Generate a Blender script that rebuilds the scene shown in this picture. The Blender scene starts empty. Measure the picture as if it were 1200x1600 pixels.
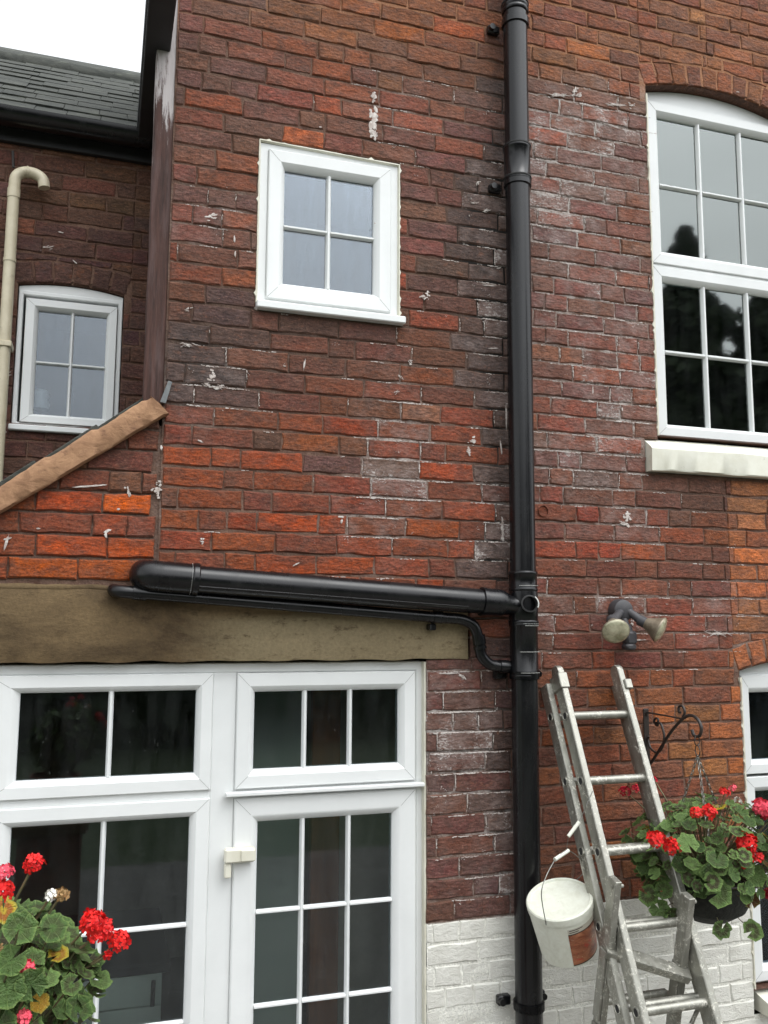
import bpy, bmesh, math, random
from mathutils import Vector, Matrix, noise
import numpy as np
random.seed(7)
C = bpy.context.scene.collection
S = bpy.context.scene
rad = math.radians
# ------------------------------------------------------------------ camera
FOC, YAW, PIT, ROL, CD, CH = 1370.35, rad(17.721), rad(7.162), rad(0.266), 3.2, 2.4
_f = Vector((math.sin(YAW)*math.cos(PIT), math.cos(YAW)*math.cos(PIT), math.sin(PIT)))
_r0 = Vector((math.cos(YAW), -math.sin(YAW), 0)); _u0 = _r0.cross(_f)
_r = math.cos(ROL)*_r0 + math.sin(ROL)*_u0; _u = -math.sin(ROL)*_r0 + math.cos(ROL)*_u0
cam = bpy.data.objects.new('camera', bpy.data.cameras.new('camera')); C.objects.link(cam)
cam.matrix_world = Matrix(((_r.x, _u.x, -_f.x, 0), (_r.y, _u.y, -_f.y, -CD), (_r.z, _u.z, -_f.z, CH), (0, 0, 0, 1)))
cam.data.sensor_fit = 'VERTICAL'; cam.data.sensor_height = 36; cam.data.lens = 36*FOC/1600
cam.data.clip_start = 0.05; cam.data.clip_end = 2000
S.camera = cam
def proj(x, y, z):
    d = Vector((x, y+CD, z-CH)); w = d.dot(_f)
    return 600+FOC*d.dot(_r)/w, 800-FOC*d.dot(_u)/w
def at(px, py, Y):      # the point of the plane y = Y that shows at this photo pixel
    d = _r*((px-600)/FOC) - _u*((py-800)/FOC) + _f
    t = (CD+Y)/d.y
    return Vector((d.x*t, Y, d.z*t+CH))
# ------------------------------------------------------------------ world, sun, exposure
SUN_EL, SUN_AZ = rad(60), rad(150)      # azimuth measured clockwise from +Y
W = bpy.data.worlds.new('World'); S.world = W; W.use_nodes = True
wn = W.node_tree; wn.nodes.clear()
def wnode(t, **k):
    n = wn.nodes.new(t)
    for a, b in k.items(): setattr(n, a, b)
    return n
sky = wnode('ShaderNodeTexSky', sky_type='NISHITA', sun_disc=False, sun_elevation=SUN_EL, sun_rotation=SUN_AZ, dust_density=4.0, air_density=1.0)
hs = wnode('ShaderNodeHueSaturation'); hs.inputs['Saturation'].default_value = 0.12; hs.inputs['Value'].default_value = 1.0
tc = wnode('ShaderNodeTexCoord'); mp = wnode('ShaderNodeMapping'); mp.inputs['Scale'].default_value = (1, 1, 2.2)
cn = wnode('ShaderNodeTexNoise'); cn.inputs['Scale'].default_value = 1.7; cn.inputs['Detail'].default_value = 6; cn.inputs['Roughness'].default_value = .55
cr = wnode('ShaderNodeMapRange'); cr.inputs[1].default_value = .3; cr.inputs[2].default_value = .7; cr.inputs[3].default_value = 4.5; cr.inputs[4].default_value = 6.5
mix = wnode('ShaderNodeMix', data_type='RGBA'); mix.inputs[0].default_value = 0.8
gry = wnode('ShaderNodeCombineColor')
bg = wnode('ShaderNodeBackground'); bg.inputs['Strength'].default_value = 0.15
wo = wnode('ShaderNodeOutputWorld')
L = wn.links.new
L(sky.outputs[0], hs.inputs['Color']); L(tc.outputs['Generated'], mp.inputs[0]); L(mp.outputs[0], cn.inputs['Vector'])
L(cn.outputs[0], cr.inputs[0])
for i in range(3): L(cr.outputs[0], gry.inputs[i])
L(hs.outputs[0], mix.inputs[6]); L(gry.outputs[0], mix.inputs[7])
add = wnode('ShaderNodeMix', data_type='RGBA', blend_type='MULTIPLY'); add.inputs[0].default_value = 1; add.inputs[7].default_value = (1.9, 1.95, 2.0, 1)
L(mix.outputs[2], add.inputs[6]); 
# brighter cloud round the hidden sun
vd = wnode('ShaderNodeVectorMath', operation='DOT_PRODUCT'); vn = wnode('ShaderNodeVectorMath', operation='NORMALIZE'); L(tc.outputs['Generated'], vn.inputs[0]); L(vn.outputs[0], vd.inputs[0])
vd.inputs[1].default_value = (math.sin(SUN_AZ)*math.cos(SUN_EL), math.cos(SUN_AZ)*math.cos(SUN_EL), math.sin(SUN_EL))
vm = wnode('ShaderNodeMapRange', interpolation_type='SMOOTHSTEP'); vm.inputs[1].default_value = .40; vm.inputs[2].default_value = 1.0; vm.inputs[3].default_value = 1.0; vm.inputs[4].default_value = 2.2; L(vd.outputs['Value'], vm.inputs[0])
vs_ = wnode('ShaderNodeVectorMath', operation='SCALE'); L(add.outputs[2], vs_.inputs[0]); L(vm.outputs[0], vs_.inputs['Scale'])
L(vs_.outputs[0], bg.inputs['Color']); L(bg.outputs[0], wo.inputs[0])
sl = bpy.data.lights.new('sun', 'SUN'); sl.energy = 0.8; sl.angle = rad(32); sl.color = (1, .97, .92)
so = bpy.data.objects.new('sun', sl); C.objects.link(so)
sd = Vector((math.sin(SUN_AZ)*math.cos(SUN_EL), math.cos(SUN_AZ)*math.cos(SUN_EL), math.sin(SUN_EL)))
so.rotation_euler = sd.to_track_quat('Z', 'Y').to_euler()
S.view_settings.view_transform = 'Standard'; S.view_settings.look = 'None'
S.view_settings.exposure = -0.26; S.view_settings.gamma = 1; S.view_settings.use_curve_mapping = False
S.render.engine = 'CYCLES'

# ------------------------------------------------------------------ materials
def srgb(r, g, b):
    f = lambda v: (v/255/12.92) if v/255 <= .04045 else ((v/255+.055)/1.055)**2.4
    return (f(r), f(g), f(b), 1)
class NT:
    def __init__(s, name):
        s.m = bpy.data.materials.new(name); s.m.use_nodes = True; s.t = s.m.node_tree; s.t.nodes.clear()
        s.out = s.n('ShaderNodeOutputMaterial'); s.b = s.n('ShaderNodeBsdfPrincipled'); s.l(s.b.outputs[0], s.out.inputs[0])
        s.geo = None
    def n(s, t, **k):
        n = s.t.nodes.new(t)
        for a, b in k.items(): setattr(n, a, b)
        return n
    def l(s, a, b): s.t.links.new(a, b)
    def v(s, sock, val):
        if hasattr(val, 'is_output'): s.l(val, sock)
        else: sock.default_value = val
    def pos(s):
        if not s.geo: s.geo = s.n('ShaderNodeNewGeometry')
        return s.geo.outputs['Position']
    def objc(s):
        return s.n('ShaderNodeTexCoord').outputs['Object']
    def map(s, vec, sc=(1, 1, 1), loc=(0, 0, 0), rot=(0, 0, 0)):
        m = s.n('ShaderNodeMapping'); s.l(vec, m.inputs[0]); m.inputs['Scale'].default_value = sc; m.inputs['Location'].default_value = loc; m.inputs['Rotation'].default_value = rot
        return m.outputs[0]
    def noise(s, vec, scale, detail=4, rough=.6, dist=0):
        n = s.n('ShaderNodeTexNoise'); s.l(vec, n.inputs['Vector']); n.inputs['Scale'].default_value = scale
        n.inputs['Detail'].default_value = detail; n.inputs['Roughness'].default_value = rough; n.inputs['Distortion'].default_value = dist
        return n.outputs[0]
    def rng(s, x, a, b, c=0, d=1, smooth=False):
        n = s.n('ShaderNodeMapRange'); n.interpolation_type = 'SMOOTHSTEP' if smooth else 'LINEAR'
        s.v(n.inputs[0], x); s.v(n.inputs[1], a); s.v(n.inputs[2], b); s.v(n.inputs[3], c); s.v(n.inputs[4], d); return n.outputs[0]
    def math(s, op, a, b=0, c=0):
        n = s.n('ShaderNodeMath', operation=op); s.v(n.inputs[0], a); s.v(n.inputs[1], b); s.v(n.inputs[2], c); return n.outputs[0]
    def mix(s, fac, a, b, blend='MIX'):
        n = s.n('ShaderNodeMix', data_type='RGBA', blend_type=blend); s.v(n.inputs[0], fac); s.v(n.inputs[6], a); s.v(n.inputs[7], b); return n.outputs[2]
    def scale(s, col, f):
        n = s.n('ShaderNodeVectorMath', operation='SCALE'); s.v(n.inputs[0], col); s.v(n.inputs['Scale'], f); return n.outputs[0]
    def bump(s, h, strength=.5, dist=.003, prev=None):
        n = s.n('ShaderNodeBump'); n.inputs['Strength'].default_value = strength; n.inputs['Distance'].default_value = dist
        s.l(h, n.inputs['Height'])
        if prev: s.l(prev, n.inputs['Normal'])
        return n.outputs[0]
    def fin(s, col=None, rough=None, normal=None, metal=None, spec=None):
        if col is not None: s.v(s.b.inputs['Base Color'], col)
        if rough is not None: s.v(s.b.inputs['Roughness'], rough)
        if normal is not None: s.l(normal, s.b.inputs['Normal'])
        if metal is not None: s.v(s.b.inputs['Metallic'], metal)
        if spec is not None: s.v(s.b.inputs['Specular IOR Level'], spec)
        return s.m

def brick_mat(name, mode):
    t = NT(name); p = t.pos()
    if mode == 'obj':
        oi = t.n('ShaderNodeObjectInfo'); base, al = oi.outputs['Color'], oi.outputs['Alpha']
    else:
        at_ = t.n('ShaderNodeAttribute', attribute_name='Col'); base, al = at_.outputs['Color'], at_.outputs['Alpha']
    e_ = t.n('ShaderNodeAttribute', attribute_name='edge')      # 1 at the arris of the brick, 0 inside
    e = e_.outputs['Fac']
    ps = t.map(p, (1, 1, 2.6))
    big = t.noise(ps, 9, 5, .62); med = t.noise(ps, 34, 6, .7, .6); fine = t.noise(p, 190, 4, .7)
    # the face colour drifts across the bricks, never one flat tone each
    drift = t.noise(t.map(p, (1, 1, 1.5), (2, 8, 1)), 5.5, 4, .6)
    base = t.mix(t.rng(drift, .35, .65, .04, .3), base, (.135, .062, .047, 1))
    within = t.noise(t.map(p, (1, 1, 1.3), (9, 1, 6)), 13, 3, .5)
    base = t.mix(t.rng(within, .49, .62, 0, .6, True), base, t.scale(t.mix(.55, base, (.08, .047, .040, 1)), .85))
    col = t.scale(base, t.rng(med, .28, .72, .36, 1.66))
    col = t.scale(col, t.rng(fine, .25, .75, .5, 1.5))
    # fired and sooty skin in patches
    col = t.mix(t.rng(big, .56, .67, 0, .6, True), col, t.scale(t.mix(.6, col, (.06, .042, .038, 1)), .75))
    # spalled orange patches
    sp = t.noise(t.map(p, (1, 1, 1.7), (5, 2, 9)), 17, 5, .7)
    col = t.mix(t.rng(sp, .56, .68, 0, .55, True), col, t.scale(t.mix(.55, base, (.24, .082, .045, 1)), 1.1))
    # pale grit and pores
    gr = t.noise(t.map(p, (1, 1, 1.6), (1, 4, 4)), 120, 3, .75)
    col = t.mix(t.rng(gr, .58, .70, 0, .5), col, (.33, .18, .13, 1))
    col = t.mix(t.rng(gr, .42, .30, 0, .85), col, (.02, .012, .01, 1))
    # white bloom and paint remains
    wn_ = t.noise(t.map(p, (1, 1, 2.2), (3, 3, 3)), 55, 6, .72, 1.2)
    wl = t.noise(t.map(p, (1, 1, 1), (7, 1, 4)), 8, 3, .6)
    amt = t.math('MULTIPLY', al, t.rng(wl, .35, .62, .3, 1.4))
    edge = t.math('MULTIPLY', t.math('ADD', t.math('MULTIPLY', e, .75), .36), amt)
    thr = t.math('SUBTRACT', .72, t.math('MULTIPLY', edge, .34))
    wm = t.rng(wn_, thr, t.math('ADD', thr, .09), 0, .85, True)
    haze = t.math('MULTIPLY', t.math('MULTIPLY', amt, .68), t.math('MULTIPLY', t.rng(med, .3, .7, .4, 1.2), t.rng(t.noise(t.map(p, (1, 1, 1.4), (2, 2, 2)), 14, 5, .7), .38, .62, .2, 1.5)))
    col = t.mix(t.math('MINIMUM', haze, .5), col, (.27, .205, .19, 1))
    col = t.mix(wm, col, (.50, .46, .44, 1))
    scr = t.noise(t.map(p, (1, 1, 3.4), (6, 2, 5), (0, .12, 0)), 75, 4, .8, 2.2)
    col = t.mix(t.math('MULTIPLY', t.rng(scr, .6, .68, 0, .8, True), t.math('MINIMUM', t.math('ADD', amt, .1), 1)), col, (.5, .45, .42, 1))
    # mortar smear near the arris
    col = t.mix(t.math('MULTIPLY', e, t.rng(t.noise(p, 60, 5, .75), .36, .58, 0, .85)), col, (.115, .062, .045, 1))
    lay = t.noise(t.map(p, (1, 1, 2.1)), 46, 6, .78, .7)
    cr_ = t.n('ShaderNodeTexVoronoi'); t.l(t.map(p, (1, 1, 1.9)), cr_.inputs['Vector']); cr_.inputs['Scale'].default_value = 46
    h = t.math('ADD', t.math('MULTIPLY', lay, 1.0), t.math('ADD', t.math('MULTIPLY', fine, .3), t.math('MULTIPLY', cr_.outputs['Distance'], .55)))
    nb = t.bump(h, .9, .0055)
    hs_ = t.n('ShaderNodeHueSaturation'); hs_.inputs['Saturation'].default_value = 1.07; hs_.inputs['Hue'].default_value = .507; hs_.inputs['Value'].default_value = 1.04; t.l(col, hs_.inputs['Color']); col = hs_.outputs[0]
    return t.fin(col, t.rng(big, .3, .7, .62, .9), nb, spec=.3)
M = {}
M['brick'] = brick_mat('brick_fired_clay', 'obj'); M['brick_s'] = brick_mat('brick_fired_clay_joined', 'attr')
def painted_brick(name):
    t = NT(name); p = t.pos()
    a = t.noise(p, 6, 4, .6); b = t.noise(p, 60, 5, .7); c = t.noise(t.map(p, (1, 1, 2)), 26, 6, .7, 1)
    col = t.mix(t.rng(a, .35, .7), srgb(226, 225, 217), srgb(208, 206, 197))
    col = t.mix(t.rng(c, .64, .72, 0, .5), col, srgb(140, 134, 120))
    return t.fin(col, .7, t.bump(t.math('ADD', c, t.math('MULTIPLY', b, .3)), .9, .006), spec=.3)
M['white_brick'] = painted_brick('masonry_paint_white')
def mortar_mat():
    t = NT('mortar_lime'); p = t.pos()
    at_ = t.n('ShaderNodeAttribute', attribute_name='Col'); w = at_.outputs['Alpha']
    a = t.noise(p, 14, 5, .7); b = t.noise(p, 120, 4, .7)
    col = t.mix(t.rng(a, .35, .65), (.10, .052, .037, 1), (.19, .115, .083, 1))
    sc_ = t.n('ShaderNodeSeparateColor'); t.l(at_.outputs['Color'], sc_.inputs[0])
    col = t.mix(t.math('MULTIPLY', sc_.outputs[0], .75), col, srgb(168, 118, 84))
    col = t.mix(t.math('MULTIPLY', w, t.rng(t.noise(t.map(p, (1, 1, 1.5)), 24, 5, .75), .38, .58)), col, (.52, .48, .45, 1))
    col = t.mix(t.rng(p_z(t, p), 1.284, 1.294, 1, 0), col, srgb(228, 227, 218))
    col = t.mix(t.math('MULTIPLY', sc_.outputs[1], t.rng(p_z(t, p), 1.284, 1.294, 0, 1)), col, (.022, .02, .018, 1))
    return t.fin(t.scale(col, t.rng(b, .2, .8, .6, 1.4)), .95, t.bump(t.math('ADD', a, b), .8, .006), spec=.2)
def p_z(t, p):
    s = t.n('ShaderNodeSeparateXYZ'); t.l(p, s.inputs[0]); return s.outputs[2]
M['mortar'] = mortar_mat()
def simple(name, c1, c2=None, rough=.6, scale=20, bump=.2, bd=.002, metal=0, spec=.5, stretch=(1, 1, 1), c3=None, t3=(.62, .7), f3=.7, obj=False, rr=None):
    t = NT(name); p = t.objc() if obj else t.pos(); ps = t.map(p, stretch)
    a = t.noise(ps, scale, 6, .65, .4)
    col = t.mix(t.rng(a, .35, .65), c1, c2 or c1)
    if c3: col = t.mix(t.rng(t.noise(t.map(ps, (1, 1, 1), (4, 4, 4)), scale*1.6, 6, .7), t3[0], t3[1], 0, f3), col, c3)
    return t.fin(col, rough if rr is None else t.rng(a, .3, .7, rr[0], rr[1]), t.bump(a, bump, bd), metal, spec)
M['upvc'] = simple('white_upvc', srgb(226, 228, 227), srgb(219, 221, 220), .32, 3, .05, .001, c3=srgb(196, 196, 188), t3=(.66, .8), f3=.35)
M['upvc_old'] = simple('cream_upvc', srgb(222, 220, 205), srgb(206, 202, 184), .4, 5, .05, .001, c3=srgb(160, 152, 130), t3=(.62, .75), f3=.5)
M['seam'] = simple('frame_seam_grime', srgb(120, 120, 116), None, .8)
M['sill_paint'] = simple('cream_masonry_paint', srgb(226, 225, 212), srgb(214, 212, 196), .55, 9, .4, .003, c3=srgb(150, 144, 122), t3=(.62, .72), f3=.6)
M['pipe'] = simple('black_painted_plastic', (.004, .004, .005, 1), (.008, .008, .009, 1), .3, 8, .35, .0015, spec=.42, c3=(.022, .021, .02, 1), t3=(.58, .75), f3=.6, stretch=(1, 1, .25), rr=(.16, .36))
M['dark'] = simple('dark_board', (.012, .012, .014, 1), (.02, .02, .022, 1), .6, 8, .3, .002)
M['cream_pipe'] = simple('cream_waste_pipe', srgb(205, 196, 172), srgb(188, 178, 152), .45, 10, .1, .001, c3=srgb(120, 105, 80), t3=(.6, .72), f3=.5)
M['rubber'] = simple('dark_rubber', (.02, .02, .02, 1), None, .8)
M['scratch'] = simple('white_scratch', srgb(190, 190, 185), None, .7)
M['splat'] = simple('white_paint_splash', srgb(214, 208, 202), srgb(164, 148, 140), .7, 60, .5, .002)
M['iron'] = simple('black_wrought_iron', (.018, .015, .014, 1), (.035, .025, .02, 1), .45, 60, .5, .001)
M['lead'] = simple('grey_lead', srgb(120, 124, 124), srgb(90, 94, 96), .5, 30, .3, .002)
M['soil'] = simple('potting_soil', (.02, .014, .01, 1), (.035, .025, .018, 1), .95, 60, .9, .01)
M['basket'] = simple('dark_basket_liner', (.012, .014, .012, 1), (.03, .03, .025, 1), .8, 60, .9, .006)
M['terracotta'] = simple('terracotta', srgb(150, 80, 55), srgb(120, 62, 44), .85, 20, .4, .003)
M['chain'] = simple('steel_chain', srgb(150, 150, 145), srgb(110, 108, 100), .35, 40, .2, .001, metal=.8)
def stone_mat():
    t = NT('mossy_sandstone'); p = t.pos(); ps = t.map(p, (1, 1, 2.2))
    a = t.noise(ps, 2.6, 6, .62, .5); b = t.noise(ps, 16, 6, .7); c = t.noise(p, 90, 5, .7)
    col = t.mix(t.rng(a, .36, .62), srgb(72, 58, 40), srgb(108, 90, 64))
    sx = t.n('ShaderNodeSeparateXYZ'); t.l(p, sx.inputs[0])
    pale = t.math('MULTIPLY', t.rng(t.math('ADD', sx.outputs[0], t.math('MULTIPLY', b, .3)), .40, .66), t.rng(t.math('ADD', sx.outputs[2], t.math('MULTIPLY', a, .12)), 2.5, 2.46))
    col = t.mix(t.math('MULTIPLY', pale, .8), col, srgb(136, 123, 96))
    col = t.mix(t.rng(b, .56, .68, 0, .7), col, srgb(64, 50, 32))
    col = t.mix(t.rng(t.noise(t.map(p, (1, 1, 1), (3, 0, 1)), 30, 6, .75), .68, .74, 0, .5), col, srgb(150, 140, 112))
    col = t.scale(col, t.rng(c, .25, .75, .78, 1.22))
    return t.fin(col, .85, t.bump(t.math('ADD', b, t.math('MULTIPLY', c, .4)), .7, .006), spec=.3)
M['stone'] = stone_mat()
def wood_mat():
    t = NT('weathered_brown_timber'); p = t.pos(); ps = t.map(p, (1, 1, .06))
    a = t.noise(ps, 60, 6, .7, .3); b = t.noise(t.map(p, (1, 1, .12)), 26, 6, .75)
    z = p_z(t, p)
    brown = t.mix(t.rng(a, .35, .65), srgb(46, 30, 26), srgb(82, 54, 46))
    brown = t.mix(t.rng(b, .45, .68, 0, .7), brown, srgb(96, 78, 76))
    k = t.math('ADD', t.rng(z, 4.0, 4.55, -.22, .16), b)
    col = t.mix(t.rng(k, .48, .57), brown, t.mix(a, srgb(205, 200, 200), srgb(150, 140, 138)))
    return t.fin(col, .7, t.bump(a, .8, .004), spec=.3)
M['timber'] = wood_mat()
M['verge'] = simple('cement_verge', srgb(168, 130, 98), srgb(132, 98, 72), .9, 14, .9, .008, c3=srgb(98, 66, 50), t3=(.55, .68), f3=.7, stretch=(1, 1, 1.6))
M['slate'] = simple('roof_slate', (.02, .024, .02, 1), (.055, .058, .048, 1), .85, 16, .9, .012, stretch=(.4, 1, 1), c3=(.10, .11, .085, 1), t3=(.56, .66))
def alu_mat():
    t = NT('scuffed_aluminium'); p = t.objc()
    a = t.noise(t.map(p, (1, 1, .25)), 30, 6, .7); b = t.noise(t.map(p, (1, 1, 1), (3, 1, 2)), 55, 6, .75, 1.5); c = t.noise(p, 12, 4, .6)
    col = t.mix(t.rng(a, .3, .7), srgb(138, 137, 128), srgb(174, 173, 164))
    pw = t.rng(b, t.rng(c, .3, .7, .65, .49), t.rng(c, .3, .7, .70, .54))
    col = t.mix(pw, col, srgb(205, 202, 190))
    dk = t.rng(t.noise(t.map(p, (1, 1, .6), (8, 8, 8)), 48, 6, .8), .64, .7, 0, .75)
    col = t.mix(dk, col, srgb(70, 64, 54))
    me = t.math('MULTIPLY', t.math('SUBTRACT', 1, t.math('MAXIMUM', pw, dk)), .7)
    return t.fin(col, t.rng(a, .3, .7, .34, .55), t.bump(t.math('ADD', a, b), .3, .001), me)
M['alu'] = alu_mat()
def tub_mat():
    t = NT('white_tub_plastic'); p = t.objc(); a = t.noise(p, 22, 6, .7, 1); b = t.noise(t.map(p, (1, 1, 1), (3, 3, 3)), 70, 5, .7)
    col = t.mix(t.rng(a, .4, .7), srgb(219, 221, 208), srgb(204, 204, 188)); col = t.mix(t.rng(b, .68, .72, 0, .7), col, srgb(120, 112, 96))
    return t.fin(col, .4, t.bump(a, .15, .001))
M['tub'] = tub_mat()
def label_mat():
    t = NT('printed_label'); p = t.objc(); a = t.noise(t.map(p, (1, 1, 2.4)), 18, 5, .6, .6); b = t.noise(t.map(p, (1, 1, 1.2), (2, 7, 2)), 26, 4, .6)
    col = t.mix(t.rng(a, .35, .65), srgb(118, 62, 40), srgb(176, 118, 86)); col = t.mix(t.rng(b, .58, .66, 0, .8), col, srgb(172, 60, 44))
    col = t.mix(t.rng(t.noise(p, 40, 4, .6), .62, .7, 0, .6), col, srgb(210, 190, 165))
    return t.fin(col, .4)
M['label'] = label_mat(); M['label_band'] = simple('label_band', srgb(188, 184, 170), srgb(176, 170, 154), .4)
M['ink'] = simple('label_ink', srgb(50, 44, 40), None, .5)
def glass_mat(name, ior=1.75, tint=(.86, .9, .9, 1), dirt=.05, gc=(.88, .94, 1, 1)):
    t = NT(name); t.t.nodes.remove(t.b)
    fr = t.n('ShaderNodeFresnel'); fr.inputs['IOR'].default_value = ior
    g = t.n('ShaderNodeBsdfGlossy'); g.inputs['Roughness'].default_value = .03; g.inputs['Color'].default_value = gc
    tr = t.n('ShaderNodeBsdfTransparent'); tr.inputs['Color'].default_value = tint
    p = t.pos(); d = t.n('ShaderNodeBsdfDiffuse'); d.inputs['Color'].default_value = (.5, .52, .52, 1)
    s = t.n('ShaderNodeMixShader'); t.l(fr.outputs[0], s.inputs[0]); t.l(tr.outputs[0], s.inputs[1]); t.l(g.outputs[0], s.inputs[2])
    s2 = t.n('ShaderNodeMixShader'); sp = t.rng(t.noise(p, 170, 2, .5), .70, .76, 0, .22)
    st = t.rng(t.noise(t.map(p, (1, 1, .16)), 26, 4, .6), .35, .75, 0, dirt)
    t.l(t.math('ADD', sp, st), s2.inputs[0]); t.l(s.outputs[0], s2.inputs[1]); t.l(d.outputs[0], s2.inputs[2]); t.l(s2.outputs[0], t.out.inputs[0])
    nb = t.bump(t.noise(p, 1.6, 1, .4), .03, .01); t.l(nb, g.inputs['Normal'])
    return t.m
M['glass'] = glass_mat('double_glazing', 2.35, (.8, .84, .84, 1), .012, (.93, 1, .97, 1)); M['glass_dirty'] = glass_mat('rain_streaked_glazing', 1.8, (.8, .84, .88, 1), .09)
M['glass_door'] = glass_mat('door_glazing', 1.6, (.8, .84, .84, 1), .02)
def leaf_mat(name, g1, g2, dark):
    t = NT(name); at_ = t.n('ShaderNodeAttribute', attribute_name='rad'); r = at_.outputs['Fac']
    oi = t.n('ShaderNodeObjectInfo'); p = t.objc()
    a = t.noise(p, 3, 4, .6)
    rr = t.math('ADD', r, t.rng(a, .3, .7, -.1, .1))
    col = t.mix(oi.outputs['Random'], g1, g2)
    band = t.math('MULTIPLY', t.rng(rr, .18, .4, 0, 1, True), t.rng(rr, .82, .62, 0, 1, True))
    rnd2 = t.math('FRACT', t.math('MULTIPLY', oi.outputs['Random'], 7.31))
    col = t.mix(t.math('MULTIPLY', band, t.rng(rnd2, .15, .9, .15, .9)), col, dark)
    col = t.mix(t.rng(rr, .86, .98, 0, .45), col, srgb(128, 150, 84))
    sx_ = t.n('ShaderNodeSeparateXYZ'); t.l(p, sx_.inputs[0]); an = t.math('ARCTAN2', sx_.outputs[1], sx_.outputs[0])
    vv = t.math('ABSOLUTE', t.math('SINE', t.math('ADD', t.math('MULTIPLY', an, 3.1), t.math('MULTIPLY', a, .8))))
    col = t.mix(t.rng(vv, .16, .02, 0, .38), col, srgb(140, 160, 100))
    t.fin(col, .5, t.bump(t.math('ADD', t.math('MULTIPLY', t.rng(vv, .0, .3), .5), t.noise(p, 5, 3, .6), t.noise(p, 14, 3, .6)), .45, .06), spec=.35)
    trn = t.n('ShaderNodeBsdfTranslucent'); t.v(trn.inputs['Color'], col)
    s = t.n('ShaderNodeMixShader'); s.inputs[0].default_value = .22
    t.l(t.b.outputs[0], s.inputs[1]); t.l(trn.outputs[0], s.inputs[2]); t.l(s.outputs[0], t.out.inputs[0])
    return t.m
M['leaf'] = leaf_mat('geranium_leaf', srgb(58, 84, 40), srgb(104, 132, 72), srgb(64, 54, 40))
M['leaf_yellow'] = leaf_mat('yellow_leaf', srgb(190, 170, 50), srgb(170, 130, 50), srgb(150, 80, 40))
M['leaf_brown'] = leaf_mat('brown_leaf', srgb(110, 76, 36), srgb(88, 62, 34), srgb(70, 40, 24))
M['stem'] = simple('green_stem', srgb(96, 104, 70), srgb(110, 84, 62), .6)
def petal(name, c1, c2):
    t = NT(name); p = t.objc(); col = t.mix(t.rng(t.noise(p, 90, 3, .6), .35, .65), c1, c2)
    return t.fin(col, .55, spec=.3)
M['red'] = petal('scarlet_petals', srgb(226, 36, 30), srgb(190, 18, 24))
M['pink'] = petal('pink_petals', srgb(232, 96, 110), srgb(214, 60, 84)); M['white_p'] = petal('white_petals', srgb(232, 230, 224), srgb(214, 210, 200))
M['tan_p'] = petal('dried_petals', srgb(168, 140, 96), srgb(140, 104, 64)); M['crimson'] = petal('crimson_petals', srgb(206, 24, 54), srgb(170, 12, 40))
M['lampglass'] = simple('reflector_lamp_glass', srgb(208, 204, 176), srgb(150, 146, 120), .08, 26, .5, .004, metal=.35)
M['lampcone'] = simple('lamp_aluminised_cone', srgb(150, 140, 122), srgb(110, 100, 84), .35, 30, .3, .002, metal=.4)
M['lampbody'] = simple('grey_black_lamp_body', (.035, .035, .04, 1), (.055, .052, .055, 1), .55)
M['room'] = simple('room_wall', (.52, .48, .40, 1), (.46, .42, .35, 1), .9)
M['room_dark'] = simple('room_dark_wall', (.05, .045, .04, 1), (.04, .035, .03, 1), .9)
M['cab'] = simple('cabinet_paint', srgb(205, 212, 200), None, .5); M['floor_in'] = simple('floor_tiles', (.08, .07, .06, 1), (.06, .05, .045, 1), .5)
M['door_wood'] = simple('brown_door_wood', srgb(176, 106, 62), srgb(140, 82, 48), .5, 12, .2, .002, stretch=(1, 1, .1))
M['curtain'] = simple('pale_blind', srgb(206, 210, 206), srgb(190, 196, 194), .8)
M['paving'] = simple('paving', (.11, .10, .09, 1), (.16, .15, .13, 1), .9, 3, .4, .005)
M['grass'] = simple('lawn', (.03, .05, .018, 1), (.05, .07, .025, 1), .95, 4, .6, .02)
M['tree_leaf'] = simple('tree_foliage', (.022, .038, .018, 1), (.045, .065, .026, 1), .8, 1.2, 0, .001)
M['bark'] = simple('bark', (.05, .04, .03, 1), (.08, .065, .05, 1), .95, 8, .8, .02, stretch=(1, 1, .2))

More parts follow.
